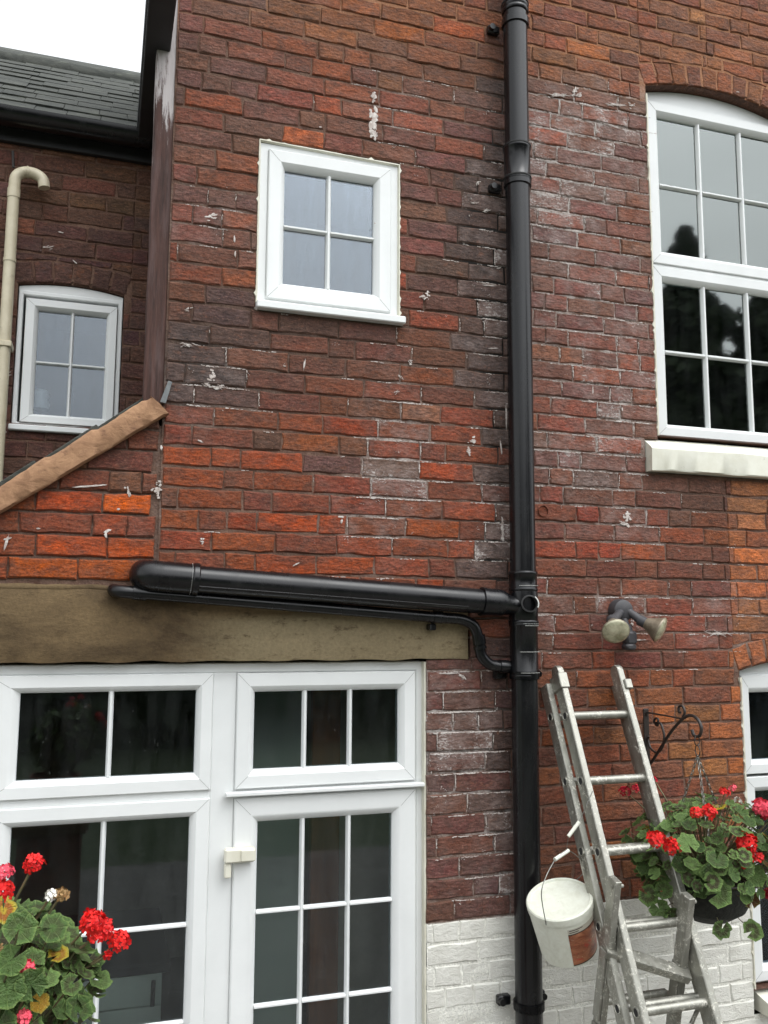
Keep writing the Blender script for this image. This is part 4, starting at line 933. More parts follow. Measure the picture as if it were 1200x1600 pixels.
# thin overflow pipe below it
t = empty('overflow_pipe', (.05, -.05, 2.49)); tag(t, 'thin black waste pipe under the thick sloping pipe, with an s bend into the downpipe', 'pipe')
yo = -.062
p = bez([(.045, .0, 2.506), (.038, -.035, 2.505), (.062, yo, 2.500), (.12, yo, 2.496)], 6)
r_ = .022
p2 = bez([(1.24, yo, 2.418), (1.315, yo, 2.412), (1.366, yo, 2.388), (1.390, yo, 2.335)], 7)+bez([(1.391, yo, 2.325), (1.397, yo, 2.278), (1.43, yo, 2.243), (1.475, yo, 2.232)], 7)+[Vector((1.53, yo, 2.231))]
part(MB().tube(p+[Vector((.7, yo, 2.456))]+p2, r_, 18), 'pipe', M['pipe'], t, smooth=60)
for a_, b_, e_ in (((.10, yo, 2.4975), (.145, yo, 2.4945), .004), ((1.386, yo, 2.352), (1.392, yo, 2.318), .004), ((1.392, yo, 2.310), (1.394, yo, 2.30), .004), ((1.474, yo, 2.232), (1.51, yo, 2.231), .004), ((1.235, yo, 2.419), (1.20, yo, 2.421), .003)):
    part(MB().tube([a_, b_], r_+e_, 18), 'collar', M['pipe'], t, smooth=40)
m = MB(); m.cbox(1.19, 1.215, -.06, -.012, 2.37, 2.395, .004); m.tube([(1.2025, -.05, 2.375), (1.2025, -.05, 2.41)], .006, 8); part(m, 'bracket', M['pipe'], t)

# ==================================================================  PAINT REMAINS on the brickwork
def blot(mb, cx, cz, w, h, ang, rnd, y, n=9):
    top = []; bot = []
    for i in range(n+1):
        u = i/n*2-1; e = math.sqrt(max(0, 1-u*u*.98)); k = rnd.uniform(.35, 1.0)
        top.append((u*w/2, e*h/2*k)); bot.append((u*w/2, -e*h/2*rnd.uniform(.35, 1.0)))
    ring = top+bot[::-1][1:-1]; ca, sa = math.cos(ang), math.sin(ang)
    P_ = [(cx+x*ca-z*sa, cz+x*sa+z*ca) for x, z in ring]; m_ = len(P_)
    mb.add([(x, y, z) for x, z in P_]+[(x+(cx-x)*.15, y-.0012, z+(cz-z)*.15) for x, z in P_]+[(cx, y-.0016, cz)],
           [(i, (i+1) % m_, m_+(i+1) % m_, m_+i) for i in range(m_)]+[(m_+i, m_+(i+1) % m_, 2*m_) for i in range(m_)])
def zone_streaks(wall, boxpx, zl, n, seed, ok):
    rnd = random.Random(seed); mb = MB(); k = 0; tries = 0
    while k < n and tries < n*60:
        tries += 1; px, py = rnd.uniform(boxpx[0], boxpx[2]), rnd.uniform(boxpx[1], boxpx[3])
        if rnd.random() > white_amt(px, py)**1.3: continue
        p = at(px, py, 0)
        if not ok(p.x, p.z): continue
        zj = min(zl, key=lambda q: abs(q-p.z)); r = rnd.random()
        if r < .6:
            x = p.x; z = zj-.0035-rnd.uniform(0, .003)
            for _ in range(rnd.randint(2, 7)):
                w_ = rnd.uniform(.004, .018); blot(mb, x, z+rnd.uniform(-.0014, .0014), w_, rnd.uniform(.0018, .0060), rnd.uniform(-.15, .15), rnd, -.0058, 5); x += w_*rnd.uniform(.7, 1.3)
        elif r < .85 and wall.vj:
            vx, vz = min(wall.vj, key=lambda q: (q[0]-p.x)**2+(q[1]-p.z)**2); z = vz+rnd.uniform(.01, .03)
            if not ok(vx, vz): continue
            for _ in range(rnd.randint(2, 5)):
                h_ = rnd.uniform(.005, .014); blot(mb, vx+rnd.uniform(-.0015, .0015), z, h_, rnd.uniform(.0018, .0052), math.pi/2+rnd.uniform(-.2, .2), rnd, -.0062, 5); z -= h_
        else:
            for _ in range(rnd.randint(1, 5)): blot(mb, p.x+rnd.gauss(0, .006), p.z+rnd.gauss(0, .004), rnd.uniform(.002, .008), rnd.uniform(.001, .003), rnd.uniform(-1.4, 1.4), rnd, -.0066, 5)
        k += 1
    return mb
def okl(x, z): return not any(h[0]-.01 < x < h[1]+.01 and h[2]-.03 < z < h[3]+.01 for h in (UWIN, DOOR, LINT)) and .2 < x < 1.5 and z > 1.3
def okr(x, z): return not any(h[0]-.01 < x < h[1]+.01 and h[2]-.01 < z < h[3]+.01 for h in (H1, H1s, H2, H2s)) and x > 1.62 and z > 1.3
SPL = [(583,152,10,22,0),(583,190,16,52,0),(583,212,14,10,.3),(738,690,13,16,0),(732,706,8,18,.3),(475,570,3,24,-.12),(366,375,3,16,0),(367,398,3,14,0),(330,338,16,14,.5),(640,565,5,14,.2),(978,808,14,24,0),(975,818,22,8,0),(661,465,18,10,.3),
       (668,462,8,14,0),(293,484,11,6,.2),(295,540,20,6,0),(331,590,14,22,-.3),(343,606,20,7,0),(322,602,14,5,0),(400,484,7,7,0),(445,572,6,5,0),(500,200,4,4,0),(313,690,9,4,-.4),(316,846,6,12,0),(532,808,10,4,0),(533,815,4,10,0),(462,882,12,3,.5),(595,905,6,6,0),(620,613,10,5,.4),
       (625,590,14,5,-.6),(585,350,3,3,0),(897,145,8,22,-.3),(905,150,16,10,.4),(985,165,12,12,0),(960,165,40,5,.1),(870,150,50,4,.15),(842,563,5,5,0),(971,640,3,10,0),(965,659,16,3,0),(925,610,3,20,0),(922,628,18,4,0),(600,950,40,4,.1),(560,958,20,5,.2),(990,1000,50,3,0),(1120,990,44,4,0),(1100,994,10,6,0),
       (975,968,18,8,.2),(985,972,10,12,.5),(978,952,5,24,.1),(700,1052,34,3,0),(722,1058,18,6,-.6),(745,288,8,10,.2),(760,330,14,5,.4),(790,650,3,60,0),(784,830,4,50,0),(740,318,18,4,.2),(778,420,8,3,.3),(764,447,30,3,.05),(770,545,20,3,.1),(782,700,3,30,.1)]
mbl = zone_streaks(wl, (283, 100, 800, 900), ZL, 330, 11, okl)
m2 = zone_streaks(wl, (668, 1040, 800, 1440), ZL, 220, 12, okl); mbl.add(m2.v, m2.f)
mbr = zone_streaks(wr, (825, 120, 1180, 1060), ZR, 560, 13, okr)
rnd = random.Random(21)
def splash(mb, p, w_, h_, a_, y=-.0064):
    big = max(w_, h_); n = 1 if min(w_, h_) < .012 and big < .03 else int(4+big*260)
    ca, sa = math.cos(a_), math.sin(a_)
    if min(w_, h_) < .010 or n == 1: blot(mb, p.x, p.z, w_, h_, a_, rnd, y, 9)
    else:
        for q in range(n):
            u, v = rnd.gauss(0, .23)*w_, rnd.gauss(0, .23)*h_; k = rnd.uniform(.18, .5)
            blot(mb, p.x+u*ca-v*sa, p.z+u*sa+v*ca, max(.003, w_*k), max(.002, h_*k*.6), a_+rnd.uniform(-.5, .5), rnd, y-.0002*q/n, 6)
for px, py, w_, h_, a_ in SPL:
    p = at(px, py, 0); sc = 3.45/FOC; splash(mbl if px < 795 else mbr, p, w_*sc, h_*sc, a_)
part(mbl, 'paint_splashes', M['splat'], wl.root, kind='stuff'); part(mbr, 'paint_splashes', M['splat'], wr.root, kind='stuff')
mbs = MB()
for px, py, w_, h_, a_ in [(245,762,14,22,.2),(247,775,8,14,0),(200,768,6,20,.2),(140,760,50,4,.12),(168,830,12,5,.4),(165,836,4,12,.2),(10,848,4,28,-.2),(12,842,12,4,.3),(185,796,5,5,0),(60,826,6,3,0),(252,700,4,10,0)]:
    splash(mbs, at(px, py, 0), w_*.0024, h_*.0024, a_)
part(mbs, 'paint_splashes', M['splat'], ws.root, kind='stuff')
mbw = MB()
for px, py, w_, h_, a_ in [(75,388,16,8,.3),(95,364,10,3,-.1),(117,410,10,3,-.7),(13,585,14,10,.6),(8,676,8,6,0)]:
    splash(mbw, at(px, py, YW), w_*.0026, h_*.0026, a_, YW-.0064)
part(mbw, 'paint_splashes', M['splat'], ww.root, kind='stuff')

# ==================================================================  FLOODLIGHT
t = empty('floodlight', (2.047, 0, 2.45)); tag(t, 'twin outdoor floodlight with two bare reflector lamps and a dark motion sensor', 'floodlight')
bc = Vector((2.045, -.004, 2.452)); RY = Matrix.Rotation(rad(90), 4, 'X')
m = MB(); m.lathe([(0, .052), (.03, .052), (.044, .042), (.048, .02), (.048, 0)], Matrix.Translation(bc)@RY, 24); part(m, 'base', M['lampbody'], t, smooth=40)
m = MB(); m.tube([bc+Vector((0, -.03, -.02)), bc+Vector((.005, -.05, -.07))], .016, 12); m.tube([bc+Vector((.005, -.05, -.06)), bc+Vector((.012, -.055, -.10))], [.018, .021], 12)
part(m, 'sensor_arm', M['lampbody'], t, smooth=40)
m = MB(); m.cbox(2.033, 2.082, -.085, -.035, 2.315, 2.368, .008); m.cbox(2.028, 2.075, -.09, -.04, 2.292, 2.318, .008); part(m, 'motion_sensor', M['lampbody'], t, smooth=40)
for s0, gc, nd in ((bc+Vector((-.012, -.035, -.005)), at(962, 986, -.17), Vector((-.32, -.80, -.50))), (bc+Vector((.02, -.035, 0)), at(1031, 984, -.135), Vector((.60, -.62, -.42)))):
    nd.normalize(); Mq = nd.to_track_quat('Z', 'Y').to_matrix().to_4x4()
    bk = gc-nd*.075; m = MB(); m.tube([s0, s0+(bk-s0)*.5, bk-nd*.004], [.0165, .017, .0185], 16); m.tube([bk-nd*.018, bk+nd*.012], [.0215, .0225], 16)
    part(m, 'lamp_arm', M['lampbody'], t, smooth=50)
    lm = MB(); lm.lathe([(.017, -.078), (.023, -.06), (.032, -.04), (.045, -.016), (.0535, -.003), (.055, .001), (.053, .004)], Matrix.Translation(gc)@Mq, 24)
    lo = part(lm, 'reflector_lamp', M['lampcone'], t, smooth=60)
    g = MB(); g.lathe([(.0532, .003), (.048, .009), (.036, .014), (.018, .018), (0, .019)], Matrix.Translation(gc)@Mq, 24)
    g.build('lens', M['lampglass'], lo, smooth=60)

# ==================================================================  HANGING BRACKET
HX = 2.162
t = empty('hanging_bracket', (HX, 0, 1.9)); tag(t, 'black wrought iron scroll bracket on the wall holding up the geranium basket', 'bracket')
def yz(ps, n=8): return bez([(HX, y, z) for y, z in ps], n)
m = MB(); m.cbox(HX-.013, HX+.013, -.008, 0-.001, 1.80, 2.05, .002); part(m, 'back_plate', M['iron'], t)
part(MB().tube(yz([(-.006, 1.815), (-.045, 1.85), (-.09, 1.895), (-.17, 1.975), (-.25, 2.035), (-.30, 2.052), (-.34, 2.04), (-.358, 2.01), (-.345, 1.982), (-.315, 1.978), (-.302, 1.998)]), .0062, 10), 'arm', M['iron'], t, smooth=60)
part(MB().tube([(HX, -.006, 2.036), (HX, -.248, 2.034)], .0035, 8), 'rod', M['iron'], t, smooth=60)
part(MB().tube(yz([(-.245, 2.034), (-.262, 2.06), (-.25, 2.082), (-.228, 2.078), (-.225, 2.060), (-.236, 2.056)]), .005, 8), 'scroll', M['iron'], t, smooth=60)
part(MB().tube(yz([(-.062, 2.0), (-.072, 2.018), (-.088, 2.014), (-.084, 1.992), (-.068, 1.994)][::-1]+[(-.105, 2.0), (-.125, 1.95), (-.108, 1.905), (-.07, 1.882), (-.03, 1.895), (-.014, 1.925), (-.02, 1.94)]), .0048, 8), 'scroll', M['iron'], t, smooth=60)
for z_ in (2.03, 1.84): part(MB().tube([(HX, -.008, z_), (HX, -.016, z_)], .007, 8), 'bolt', M['iron'], t)

# ==================================================================  GERANIUMS
def leaf_mesh(seed):
    rnd = random.Random(seed); n = 21; vs = [(0, 0, 0)]; ra = [0.0]; mb = MB(); cup = rnd.uniform(.08, .34); wav = rnd.uniform(.03, .08); fold = rnd.uniform(-.12, .18)
    for R_ in (.55, 1.0):
        for i in range(n+1):
            a = -math.pi*.93+2*math.pi*.93*i/n; lob = 1+((.075*math.cos(a*6.2)+.05*(i % 2)) if R_ == 1 else .02*math.cos(a*6.2))+rnd.uniform(-.03, .03)
            r = R_*lob*(1-.10*(abs(a)/math.pi)**4); x, y = r*math.cos(a), r*math.sin(a)
            vs.append((x, y, cup*r*r-.05*R_+wav*math.sin(a*6.5+seed)*R_+fold*y*y)); ra.append(R_ if R_ < 1 else 1.0)
    fs = [(0, 1+i, 2+i) for i in range(n)]+[(1+i, 1+n+1+i, 2+n+1+i, 2+i) for i in range(n)]
    mb.add(vs, fs); me = bpy.data.meshes.new('leaf'); me.from_pydata(vs, [], fs)
    a_ = me.attributes.new('rad', 'FLOAT', 'POINT'); a_.data.foreach_set('value', ra); me.polygons.foreach_set('use_smooth', [True]*len(me.polygons)); return me
LEAVES = {k: [] for k in ('leaf', 'leaf_yellow', 'leaf_brown')}
for i in range(10):
    for k in LEAVES:
        me = leaf_mesh(i); me.materials.append(M[k]); LEAVES[k].append(me)
def flower_mesh(seed, mat, n=16, R_=.028, open_=.9):
    n = int(n*1.5)
    rnd = random.Random(seed); mb = MB()
    for i in range(n):
        u = (i+.5)/n; th = math.acos(1-u*1.35*open_); ph = i*2.39996+rnd.uniform(-.3, .3)
        d = Vector((math.sin(th)*math.cos(ph), math.sin(th)*math.sin(ph), math.cos(th))); c = d*R_*rnd.uniform(.72, 1.3); c.z *= .8
        q = (d+Vector((rnd.uniform(-.35, .35), rnd.uniform(-.35, .35), rnd.uniform(-.2, .3)))).to_track_quat('Z', 'Y'); s_ = rnd.uniform(.5, .68)*max(R_, .012)
        for k in range(5):
            a = k*1.2566+rnd.uniform(-.15, .15); ww_ = .42
            P_ = [(.12, 0, 0), (.62, -ww_, .16+rnd.uniform(-.06, .1)), (1.05, -ww_*.5, .2+rnd.uniform(-.1, .1)), (1.08, ww_*.5, .2+rnd.uniform(-.1, .1)), (.62, ww_, .16)]
            vs = []
            for x, y, z in P_:
                v = Vector((x*math.cos(a)-y*math.sin(a), x*math.sin(a)+y*math.cos(a), z))*s_; vs.append(c+q@v)
            mb.add(vs, [(0, 1, 2, 3, 4)])
    me = bpy.data.meshes.new('flower_head'); me.from_pydata(mb.v, [], mb.f); me.materials.append(mat); return me
def plant(root, cen, rad3, nleaf, size, seed, flowers, stemroot, extra=(), down=-.35, face=None, keepout=None):
    rnd = random.Random(seed); stems = MB(); cen = Vector(cen)
    camv = (Vector((0, -CD, CH))-cen).normalized()
    def leaf(p, nrm, s_, kind='leaf', spin=None):
        o = bpy.data.objects.new('leaf', rnd.choice(LEAVES[kind])); C.objects.link(o); keep(o, root)
        q = nrm.to_track_quat('Z', 'Y').to_matrix().to_4x4()@Matrix.Rotation(rnd.uniform(0, 6.28) if spin is None else spin, 4, 'Z')
        o.matrix_basis = Matrix.Translation(p)@q@Matrix.Diagonal((s_, s_, s_, 1))
        mid = (p+stemroot)/2+Vector((0, 0, -.02)); stems.tube(bez([stemroot+Vector((rnd.uniform(-.04, .04), rnd.uniform(-.04, .04), 0)), mid, p], 3), .0016, 5, cap=False)
    pts = []; k = 0; tries = 0
    while k < nleaf and tries < nleaf*40:
        tries += 1
        d = Vector((rnd.gauss(0, 1), rnd.gauss(0, 1), rnd.gauss(0, 1))).normalized()
        if d.z < down: continue
        if d.dot(camv) < -.35 and rnd.random() < .8: continue
        sh = rnd.choice((1.0, 1.0, .82, .66)); bump_ = 1+.16*noise.noise(d*2.3+Vector((seed, 0, 0)))
        p = cen+Vector((d.x*rad3[0], d.y*rad3[1], d.z*(rad3[2] if d.z > 0 else rad3[3])))*sh*bump_
        if keepout and keepout(p): continue
        if any((p-q).length < size*.62 for q in pts): continue
        pts.append(p); nrm = (d*.75+Vector((0, -.25, .75))+Vector((rnd.uniform(-.5, .5), rnd.uniform(-.5, .5), rnd.uniform(-.3, .3)))).normalized()
        r = rnd.random(); leaf(p, nrm, size*rnd.uniform(.62, 1.12), 'leaf' if r < .965 else ('leaf_yellow' if r < .985 else 'leaf_brown')); k += 1
    for p, nrm, s_, kind in extra: leaf(Vector(p), Vector(nrm).normalized(), s_, kind)
    for j, (p, mat, R_, n) in enumerate(flowers):
        p = Vector(p); o = bpy.data.objects.new('flower_head', flower_mesh(seed*10+j, M[mat], n, R_)); C.objects.link(o); keep(o, root)
        up = (Vector((rnd.uniform(-.3, .3), -.45, .8))).normalized(); o.matrix_basis = Matrix.Translation(p)@up.to_track_quat('Z', 'Y').to_matrix().to_4x4()
        mid = (p+stemroot)/2+Vector((rnd.uniform(-.02, .02), 0, .03)); stems.tube(bez([stemroot, mid, p], 6), .0022, 6)
    part(stems, 'stems', M['stem'], root, smooth=60, kind='stuff')
def chain(mb, a, b, ln=.02, r=.0016, w_=.0045):
    a, b = Vector(a), Vector(b); n = max(2, int((b-a).length/(ln*.72))); d = (b-a).normalized(); u = d.cross(Vector((0, 1, .1))).normalized(); v = d.cross(u)
    for i in range(n):
        c = a+(b-a)*(i+.5)/n; e = u if i % 2 else v
        mb.tube([c+d*(ln/2*math.cos(q))+e*(w_*math.sin(q)) for q in [k*math.pi/4 for k in range(8)]], r, 5, closed=True)
t = empty('hanging_basket', (HX, -.33, 1.3)); tag(t, 'hanging basket of red geraniums on chains below the iron bracket, beside the ladder', 'hanging basket')
bcx, bcy = HX+.02, -.33; rimz = 1.475
m = MB(); m.lathe([(.0, 1.318), (.07, 1.322), (.13, 1.36), (.162, 1.42), (.172, rimz), (.166, rimz), (.15, 1.40)], Matrix.Translation((bcx, bcy, 0)), 28); part(m, 'basket', M['basket'], t, smooth=60)
m = MB(); m.lathe([(.165, 1.455), (0, 1.47)], Matrix.Translation((bcx, bcy, 0)), 20); part(m, 'soil', M['soil'], t)
m = MB(); m.tube([(bcx+.172*math.cos(a), bcy+.172*math.sin(a), rimz) for a in [k*math.pi/12 for k in range(24)]], .005, 8, closed=True); part(m, 'rim', M['iron'], t, smooth=60)
top = Vector((HX, -.33, 1.905))
m = MB()
for c_, r_r in ((Vector((HX, -.330, 1.962)), .019), (Vector((HX, -.331, 1.925)), .020)):
    m.tube([c_+Vector((r_r*.8*math.sin(q)*(1 if r_r < .0195 else .3), r_r*math.sin(q)*(.3 if r_r < .0195 else 1), r_r*math.cos(q))) for q in [k*math.pi/8 for k in range(16)]], .0022, 6, closed=True)
part(m, 'hook_ring', M['iron'], t, smooth=60)
for a in (rad(-118), rad(5), rad(125)):
    m = MB(); chain(m, top, (bcx+.172*math.cos(a)*(1), bcy+.172*math.sin(a), rimz)); part(m, 'chain', M['chain'], t, smooth=60)
def bp(px, py, Y): return at(px, py, Y)
fl = [(bp(1086, 1270, -.48), 'red', .017, 9), (bp(1108, 1268, -.47), 'red', .021, 12), (bp(1132, 1238, -.38), 'red', .016, 7), (bp(1145, 1232, -.36), 'pink', .012, 5), (bp(1152, 1250, -.37), 'white_p', .012, 4),
      (bp(1026, 1312, -.50), 'red', .024, 14), (bp(1050, 1322, -.50), 'red', .022, 12), (bp(1168, 1318, -.52), 'red', .028, 18), (bp(1180, 1338, -.50), 'red', .02, 10), (bp(1160, 1350, -.52), 'red', .014, 6),
      (bp(1190, 1262, -.45), 'pink', .026, 18), (bp(1200, 1268, -.45), 'crimson', .026, 14), (bp(976, 1236, -.12), 'crimson', .018, 9), (bp(992, 1232, -.12), 'crimson', .015, 7), (bp(1022, 1218, -.14), 'crimson', .010, 4),
      (bp(1205, 1400, -.45), 'crimson', .022, 12), (bp(1158, 1276, -.4), 'tan_p', .014, 6), (bp(1118, 1262, -.35), 'tan_p', .010, 4)]
ex = [(bp(1122, 1396, -.53), (-.25, -.85, .25), .046, 'leaf'), (bp(1128, 1452, -.50), (-.2, -.8, -.1), .034, 'leaf'), (bp(1175, 1455, -.46), (-.2, -.7, .5), .036, 'leaf'), (bp(1172, 1405, -.48), (-.5, -.7, .2), .032, 'leaf_brown'), (bp(1180, 1368, -.5), (-.4, -.8, .3), .038, 'leaf'),
      (bp(1050, 1430, -.42), (-.3, -.8, -.2), .030, 'leaf'), (bp(1030, 1420, -.40), (-.3, -.8, 0), .036, 'leaf'), (bp(1012, 1398, -.36), (-.3, -.8, .1), .036, 'leaf'), (bp(1075, 1318, -.53), (-.2, -.7, .6), .036, 'leaf'), (bp(1120, 1345, -.55), (-.2, -.6, .8), .038, 'leaf')]
plant(t, (HX+.045, -.33, 1.56), (.31, .25, .18, .18), 285, .029, 4, fl, Vector((bcx, bcy, 1.47)), ex, down=-.62, keepout=lambda p: p.y > -.03 or (p.x > 2.08 and p.z < 1.385 and p.y < -.3))
m = MB(); m.tube([bp(px, py, -.44) for px, py in [(1128, 1432), (1138, 1438), (1150, 1430), (1154, 1415), (1148, 1402), (1140, 1398)]], .0055, 8); part(m, 'scroll', M['iron'], t, smooth=60)
# near geranium, lower left, in a pot on a pillar
t = empty('potted_geranium', (-.19, -1.58, 1.4)); tag(t, 'geranium with red, pink and white flower heads in the lower left corner', 'geranium')
px0, py0 = -.19, -1.55
m = MB(); m.lathe([(0, 1.42), (.085, 1.42), (.112, 1.60), (.12, 1.60), (.122, 1.635), (.110, 1.635), (.105, 1.60)], Matrix.Translation((px0, py0, 0)), 28); part(m, 'pot', M['terracotta'], t, smooth=40)
m = MB(); m.lathe([(.108, 1.615), (0, 1.625)], Matrix.Translation((px0, py0, 0)), 20); part(m, 'soil', M['soil'], t)
fl = [(bp(8, 1362, -1.62), 'pink', 0.0095, 9), (bp(2, 1392, -1.62), 'red', 0.0145, 14), (bp(53, 1350, -1.62), 'red', 0.0123, 13), (bp(144, 1440, -1.62), 'red', 0.0151, 18), (bp(162, 1452, -1.60), 'red', 0.0123, 13), (bp(150, 1462, -1.62), 'red', 0.0112, 10), (bp(186, 1470, -1.60), 'red', 0.0128, 15),
      (bp(168, 1492, -1.6), 'red', 0.0039, 3), (bp(79, 1400, -1.62), 'white_p', 0.0061, 5), (bp(96, 1398, -1.62), 'tan_p', 0.0072, 7), (bp(42, 1512, -1.74), 'pink', 0.0078, 8), (bp(22, 1521, -1.74), 'pink', 0.0039, 3), (bp(38, 1590, -1.74), 'pink', 0.0072, 7), (bp(2, 1488, -1.70), 'tan_p', 0.0067, 6)]
ex = [(bp(62, 1566, -1.72), (-.1, -.8, .3), 0.0141, 'leaf_yellow'), (bp(5, 1422, -1.72), (.6, -.5, .4), 0.0212, 'leaf_yellow'), (bp(30, 1452, -1.74), (.2, -.8, .5), 0.0239, 'leaf'), (bp(48, 1538, -1.75), (.2, -.9, .1), 0.0225, 'leaf'), (bp(10, 1545, -1.76), (.2, -.9, .2), 0.0254, 'leaf'), (bp(82, 1450, -1.68), (.2, -.7, .6), 0.0225, 'leaf'),
      (bp(18, 1500, -1.75), (.1, -.9, .4), 0.0212, 'leaf'), (bp(108, 1500, -1.62), (.4, -.7, .5), 0.0169, 'leaf'), (bp(120, 1512, -1.62), (.6, -.5, .6), 0.0141, 'leaf'), (bp(95, 1580, -1.66), (.5, -.5, .7), 0.0169, 'leaf')]
plant(t, (-.155, -1.60, 1.80), (.165, .15, .145, .15), 240, .025, 9, fl, Vector((px0, py0, 1.63)), ex, down=-.75)
t = empty('garden_pillar', (px0, py0, 0)); tag(t, 'square brick garden pillar carrying the potted geranium', 'pillar')
m = MB(); m.cbox(px0-.15, px0+.15, py0-.15, py0+.15, 0, 1.36, .01); m.c = [(.16, .06, .04, .1)]*len(m.v); m.attrs['edge'] = [.2]*len(m.v); part(m, 'shaft', M['brick_s'], t)
m = MB(); m.cbox(px0-.18, px0+.18, py0-.18, py0+.18, 1.361, 1.419, .012); part(m, 'capping', M['stone'], t)

# ==================================================================  LADDER
LS = .47; ld = Vector((0, -LS, -1)).normalized(); ln_ = Vector((0, -1, LS)).normalized(); foot = Vector((0, -.10-2.22*LS, 0))
LM = Matrix(((1, 0, 0, 0), (0, -ln_.y, -ld.y, foot.y), (0, -ln_.z, -ld.z, 0), (0, 0, 0, 1)))     # local: x, depth behind the front face, length up
LL = 2.22/(-ld.z)
t = empty('ladder', (1.86, foot.y, 0)); tag(t, 'scuffed aluminium combination ladder leaning on the wall beside the downpipe', 'ladder')
def channel(x0, x1, d0, d1, s0, s1, mm=LM, open_in=1):      # C shaped stile: web outside, two lips
    mb = MB(); th = .003; a, b = (x0, x0+th) if open_in > 0 else (x1-th, x1)
    mb.box(a, b, d0, d1, s0, s1, mm); mb.cbox(x0, x1, d0, d0+.004, s0, s1, .001, mm); mb.box(x0, x1, d1-.004, d1, s0, s1, mm); return mb
def stile(name, x0, x1, d0, d1, s0, s1, mm=LM):
    mb = MB(); mb.cbox(x0, x1, d0, d1, s0, s1, .003, mm); return part(mb, name, M['alu'], t, smooth=30)
stile('stile', 1.707, 1.733, 0, .060, .02, LL); stile('stile', 1.973, 2.000, 0, .060, .02, LL)
stile('stile', 1.679, 1.704, .066, .124, .02, LL-.03); stile('stile', 2.003, 2.028, .066, .124, .02, LL-.03)
rs = [2.276-.2485*k for k in range(9)]
for s_ in rs:
    p0, p1 = LM@Vector((1.731, .03, s_)), LM@Vector((1.975, .03, s_)); part(MB().tube([p0, p1], .0155, 16), 'rung', M['alu'], t, smooth=60)
    p0, p1 = LM@Vector((1.702, .094, s_+.018)), LM@Vector((2.005, .094, s_+.018)); part(MB().tube([p0, p1], .0145, 16), 'rung', M['alu'], t, smooth=60)
hm = MB(); hd = MB()
for s_ in rs:
    for x, d, e in ((1.7065, .03, s_), (1.6785, .094, s_+.018)):
        c_ = LM@Vector((x, d, e)); Q = Matrix.Translation(c_)@Matrix.Rotation(rad(-90), 4, 'Y')
        hm.lathe([(.0185, -.001), (.0185, .002), (.014, .003), (.0125, .0)], Q, 16); hd.lathe([(.0126, .0012), (0, .0012)], Q, 16)
part(hm, 'rung_collars', M['alu'], t, smooth=40, kind='stuff'); part(hd, 'rung_bores', M['rubber'], t, kind='stuff')
m = MB(); m.cbox(1.700, 1.739, -.006, .075, LL-.075, LL-.012, .003, LM); part(m, 'top_clip', M['alu'], t, label='folded clip round the top of the left stile')
m = MB(); m.cbox(1.985, 2.016, -.010, .020, LL-.085, LL-.045, .003, LM); part(m, 'top_clip', M['alu'], t)
for x in (1.7195, 1.9865):      # rounded stile ends
    m = MB(); m.lathe([(0, -.0125), (.028, -.0125), (.03, -.008), (.03, .008), (.028, .0125), (0, .0125)], LM@Matrix.Translation((x, .030, LL-.004))@Matrix.Rotation(rad(90), 4, 'Y'), 20); part(m, 'end_cap', M['alu'], t, smooth=40)
# folding leg frame hinged on the ladder
def leg(x0, x1, p, q, w_=.05):
    p, q = Vector(p), Vector(q); d = (p-q).normalized(); n2 = Vector((0, d.z, -d.y)); Lg = (p-q).length
    Mm = Matrix(((1, 0, 0, 0), (0, n2.y, d.y, q.y), (0, n2.z, d.z, q.z), (0, 0, 0, 1))); mb = MB(); mb.cbox(x0, x1, -w_/2, w_/2, 0, Lg, .002, Mm)
    return mb, Mm, Lg
slopeL = (-.376+.497)/(1.036-1.535)
mb, MmL, LgL = leg(1.676, 1.700, (0, -.497, 1.545), (0, -.497+1.535*.2425, .0), .048); part(mb, 'leg', M['alu'], t, smooth=30)
mb, MmR, LgR = leg(1.940, 1.966, (0, -.527, 1.478), (0, -.527+1.464*.2425, .0), .048); part(mb, 'leg', M['alu'], t, smooth=30)
m = MB(); m.cbox(1.668, 1.676, -.020, .020, LgL-.50, LgL-.25, .002, MmL); m.cbox(1.668, 1.676, -.02, .02, LgL-.62, LgL-.52, .002, MmL); part(m, 'leg_sleeves', M['alu'], t, kind='stuff')
m = MB(); m.cbox(1.932, 1.940, -.02, .02, LgR-.36, LgR-.24, .002, MmR); part(m, 'leg_sleeve', M['alu'], t)
for k in range(5):
    z_ = 1.115-.25*k; yy = -.375+(1.036-z_)*.2425
    part(MB().tube([(1.70, yy, z_), (1.94, yy, z_)], .0145, 14), 'rung', M['alu'], t, smooth=60)
# cross bar tying the legs
a_, b_ = Vector((1.672, -.452, 1.313)), Vector((1.968, -.500, 1.213)); ax = (b_-a_).normalized(); up_ = Vector((0, -.50, .86)); up_ = (up_-ax*up_.dot(ax)).normalized(); sd_ = ax.cross(up_)
Mx = Matrix(((ax.x, sd_.x, up_.x, a_.x), (ax.y, sd_.y, up_.y, a_.y), (ax.z, sd_.z, up_.z, a_.z), (0, 0, 0, 1))); m = MB(); Lx = (b_-a_).length
m.cbox(0, Lx, -.024, .024, 0, .004, .001, Mx); m.cbox(0, Lx, -.024, -.020, -.026, 0, .001, Mx); m.cbox(0, Lx, .020, .024, -.026, 0, .001, Mx); part(m, 'cross_bar', M['alu'], t, label='flat channel cross bar sloping down to the right')
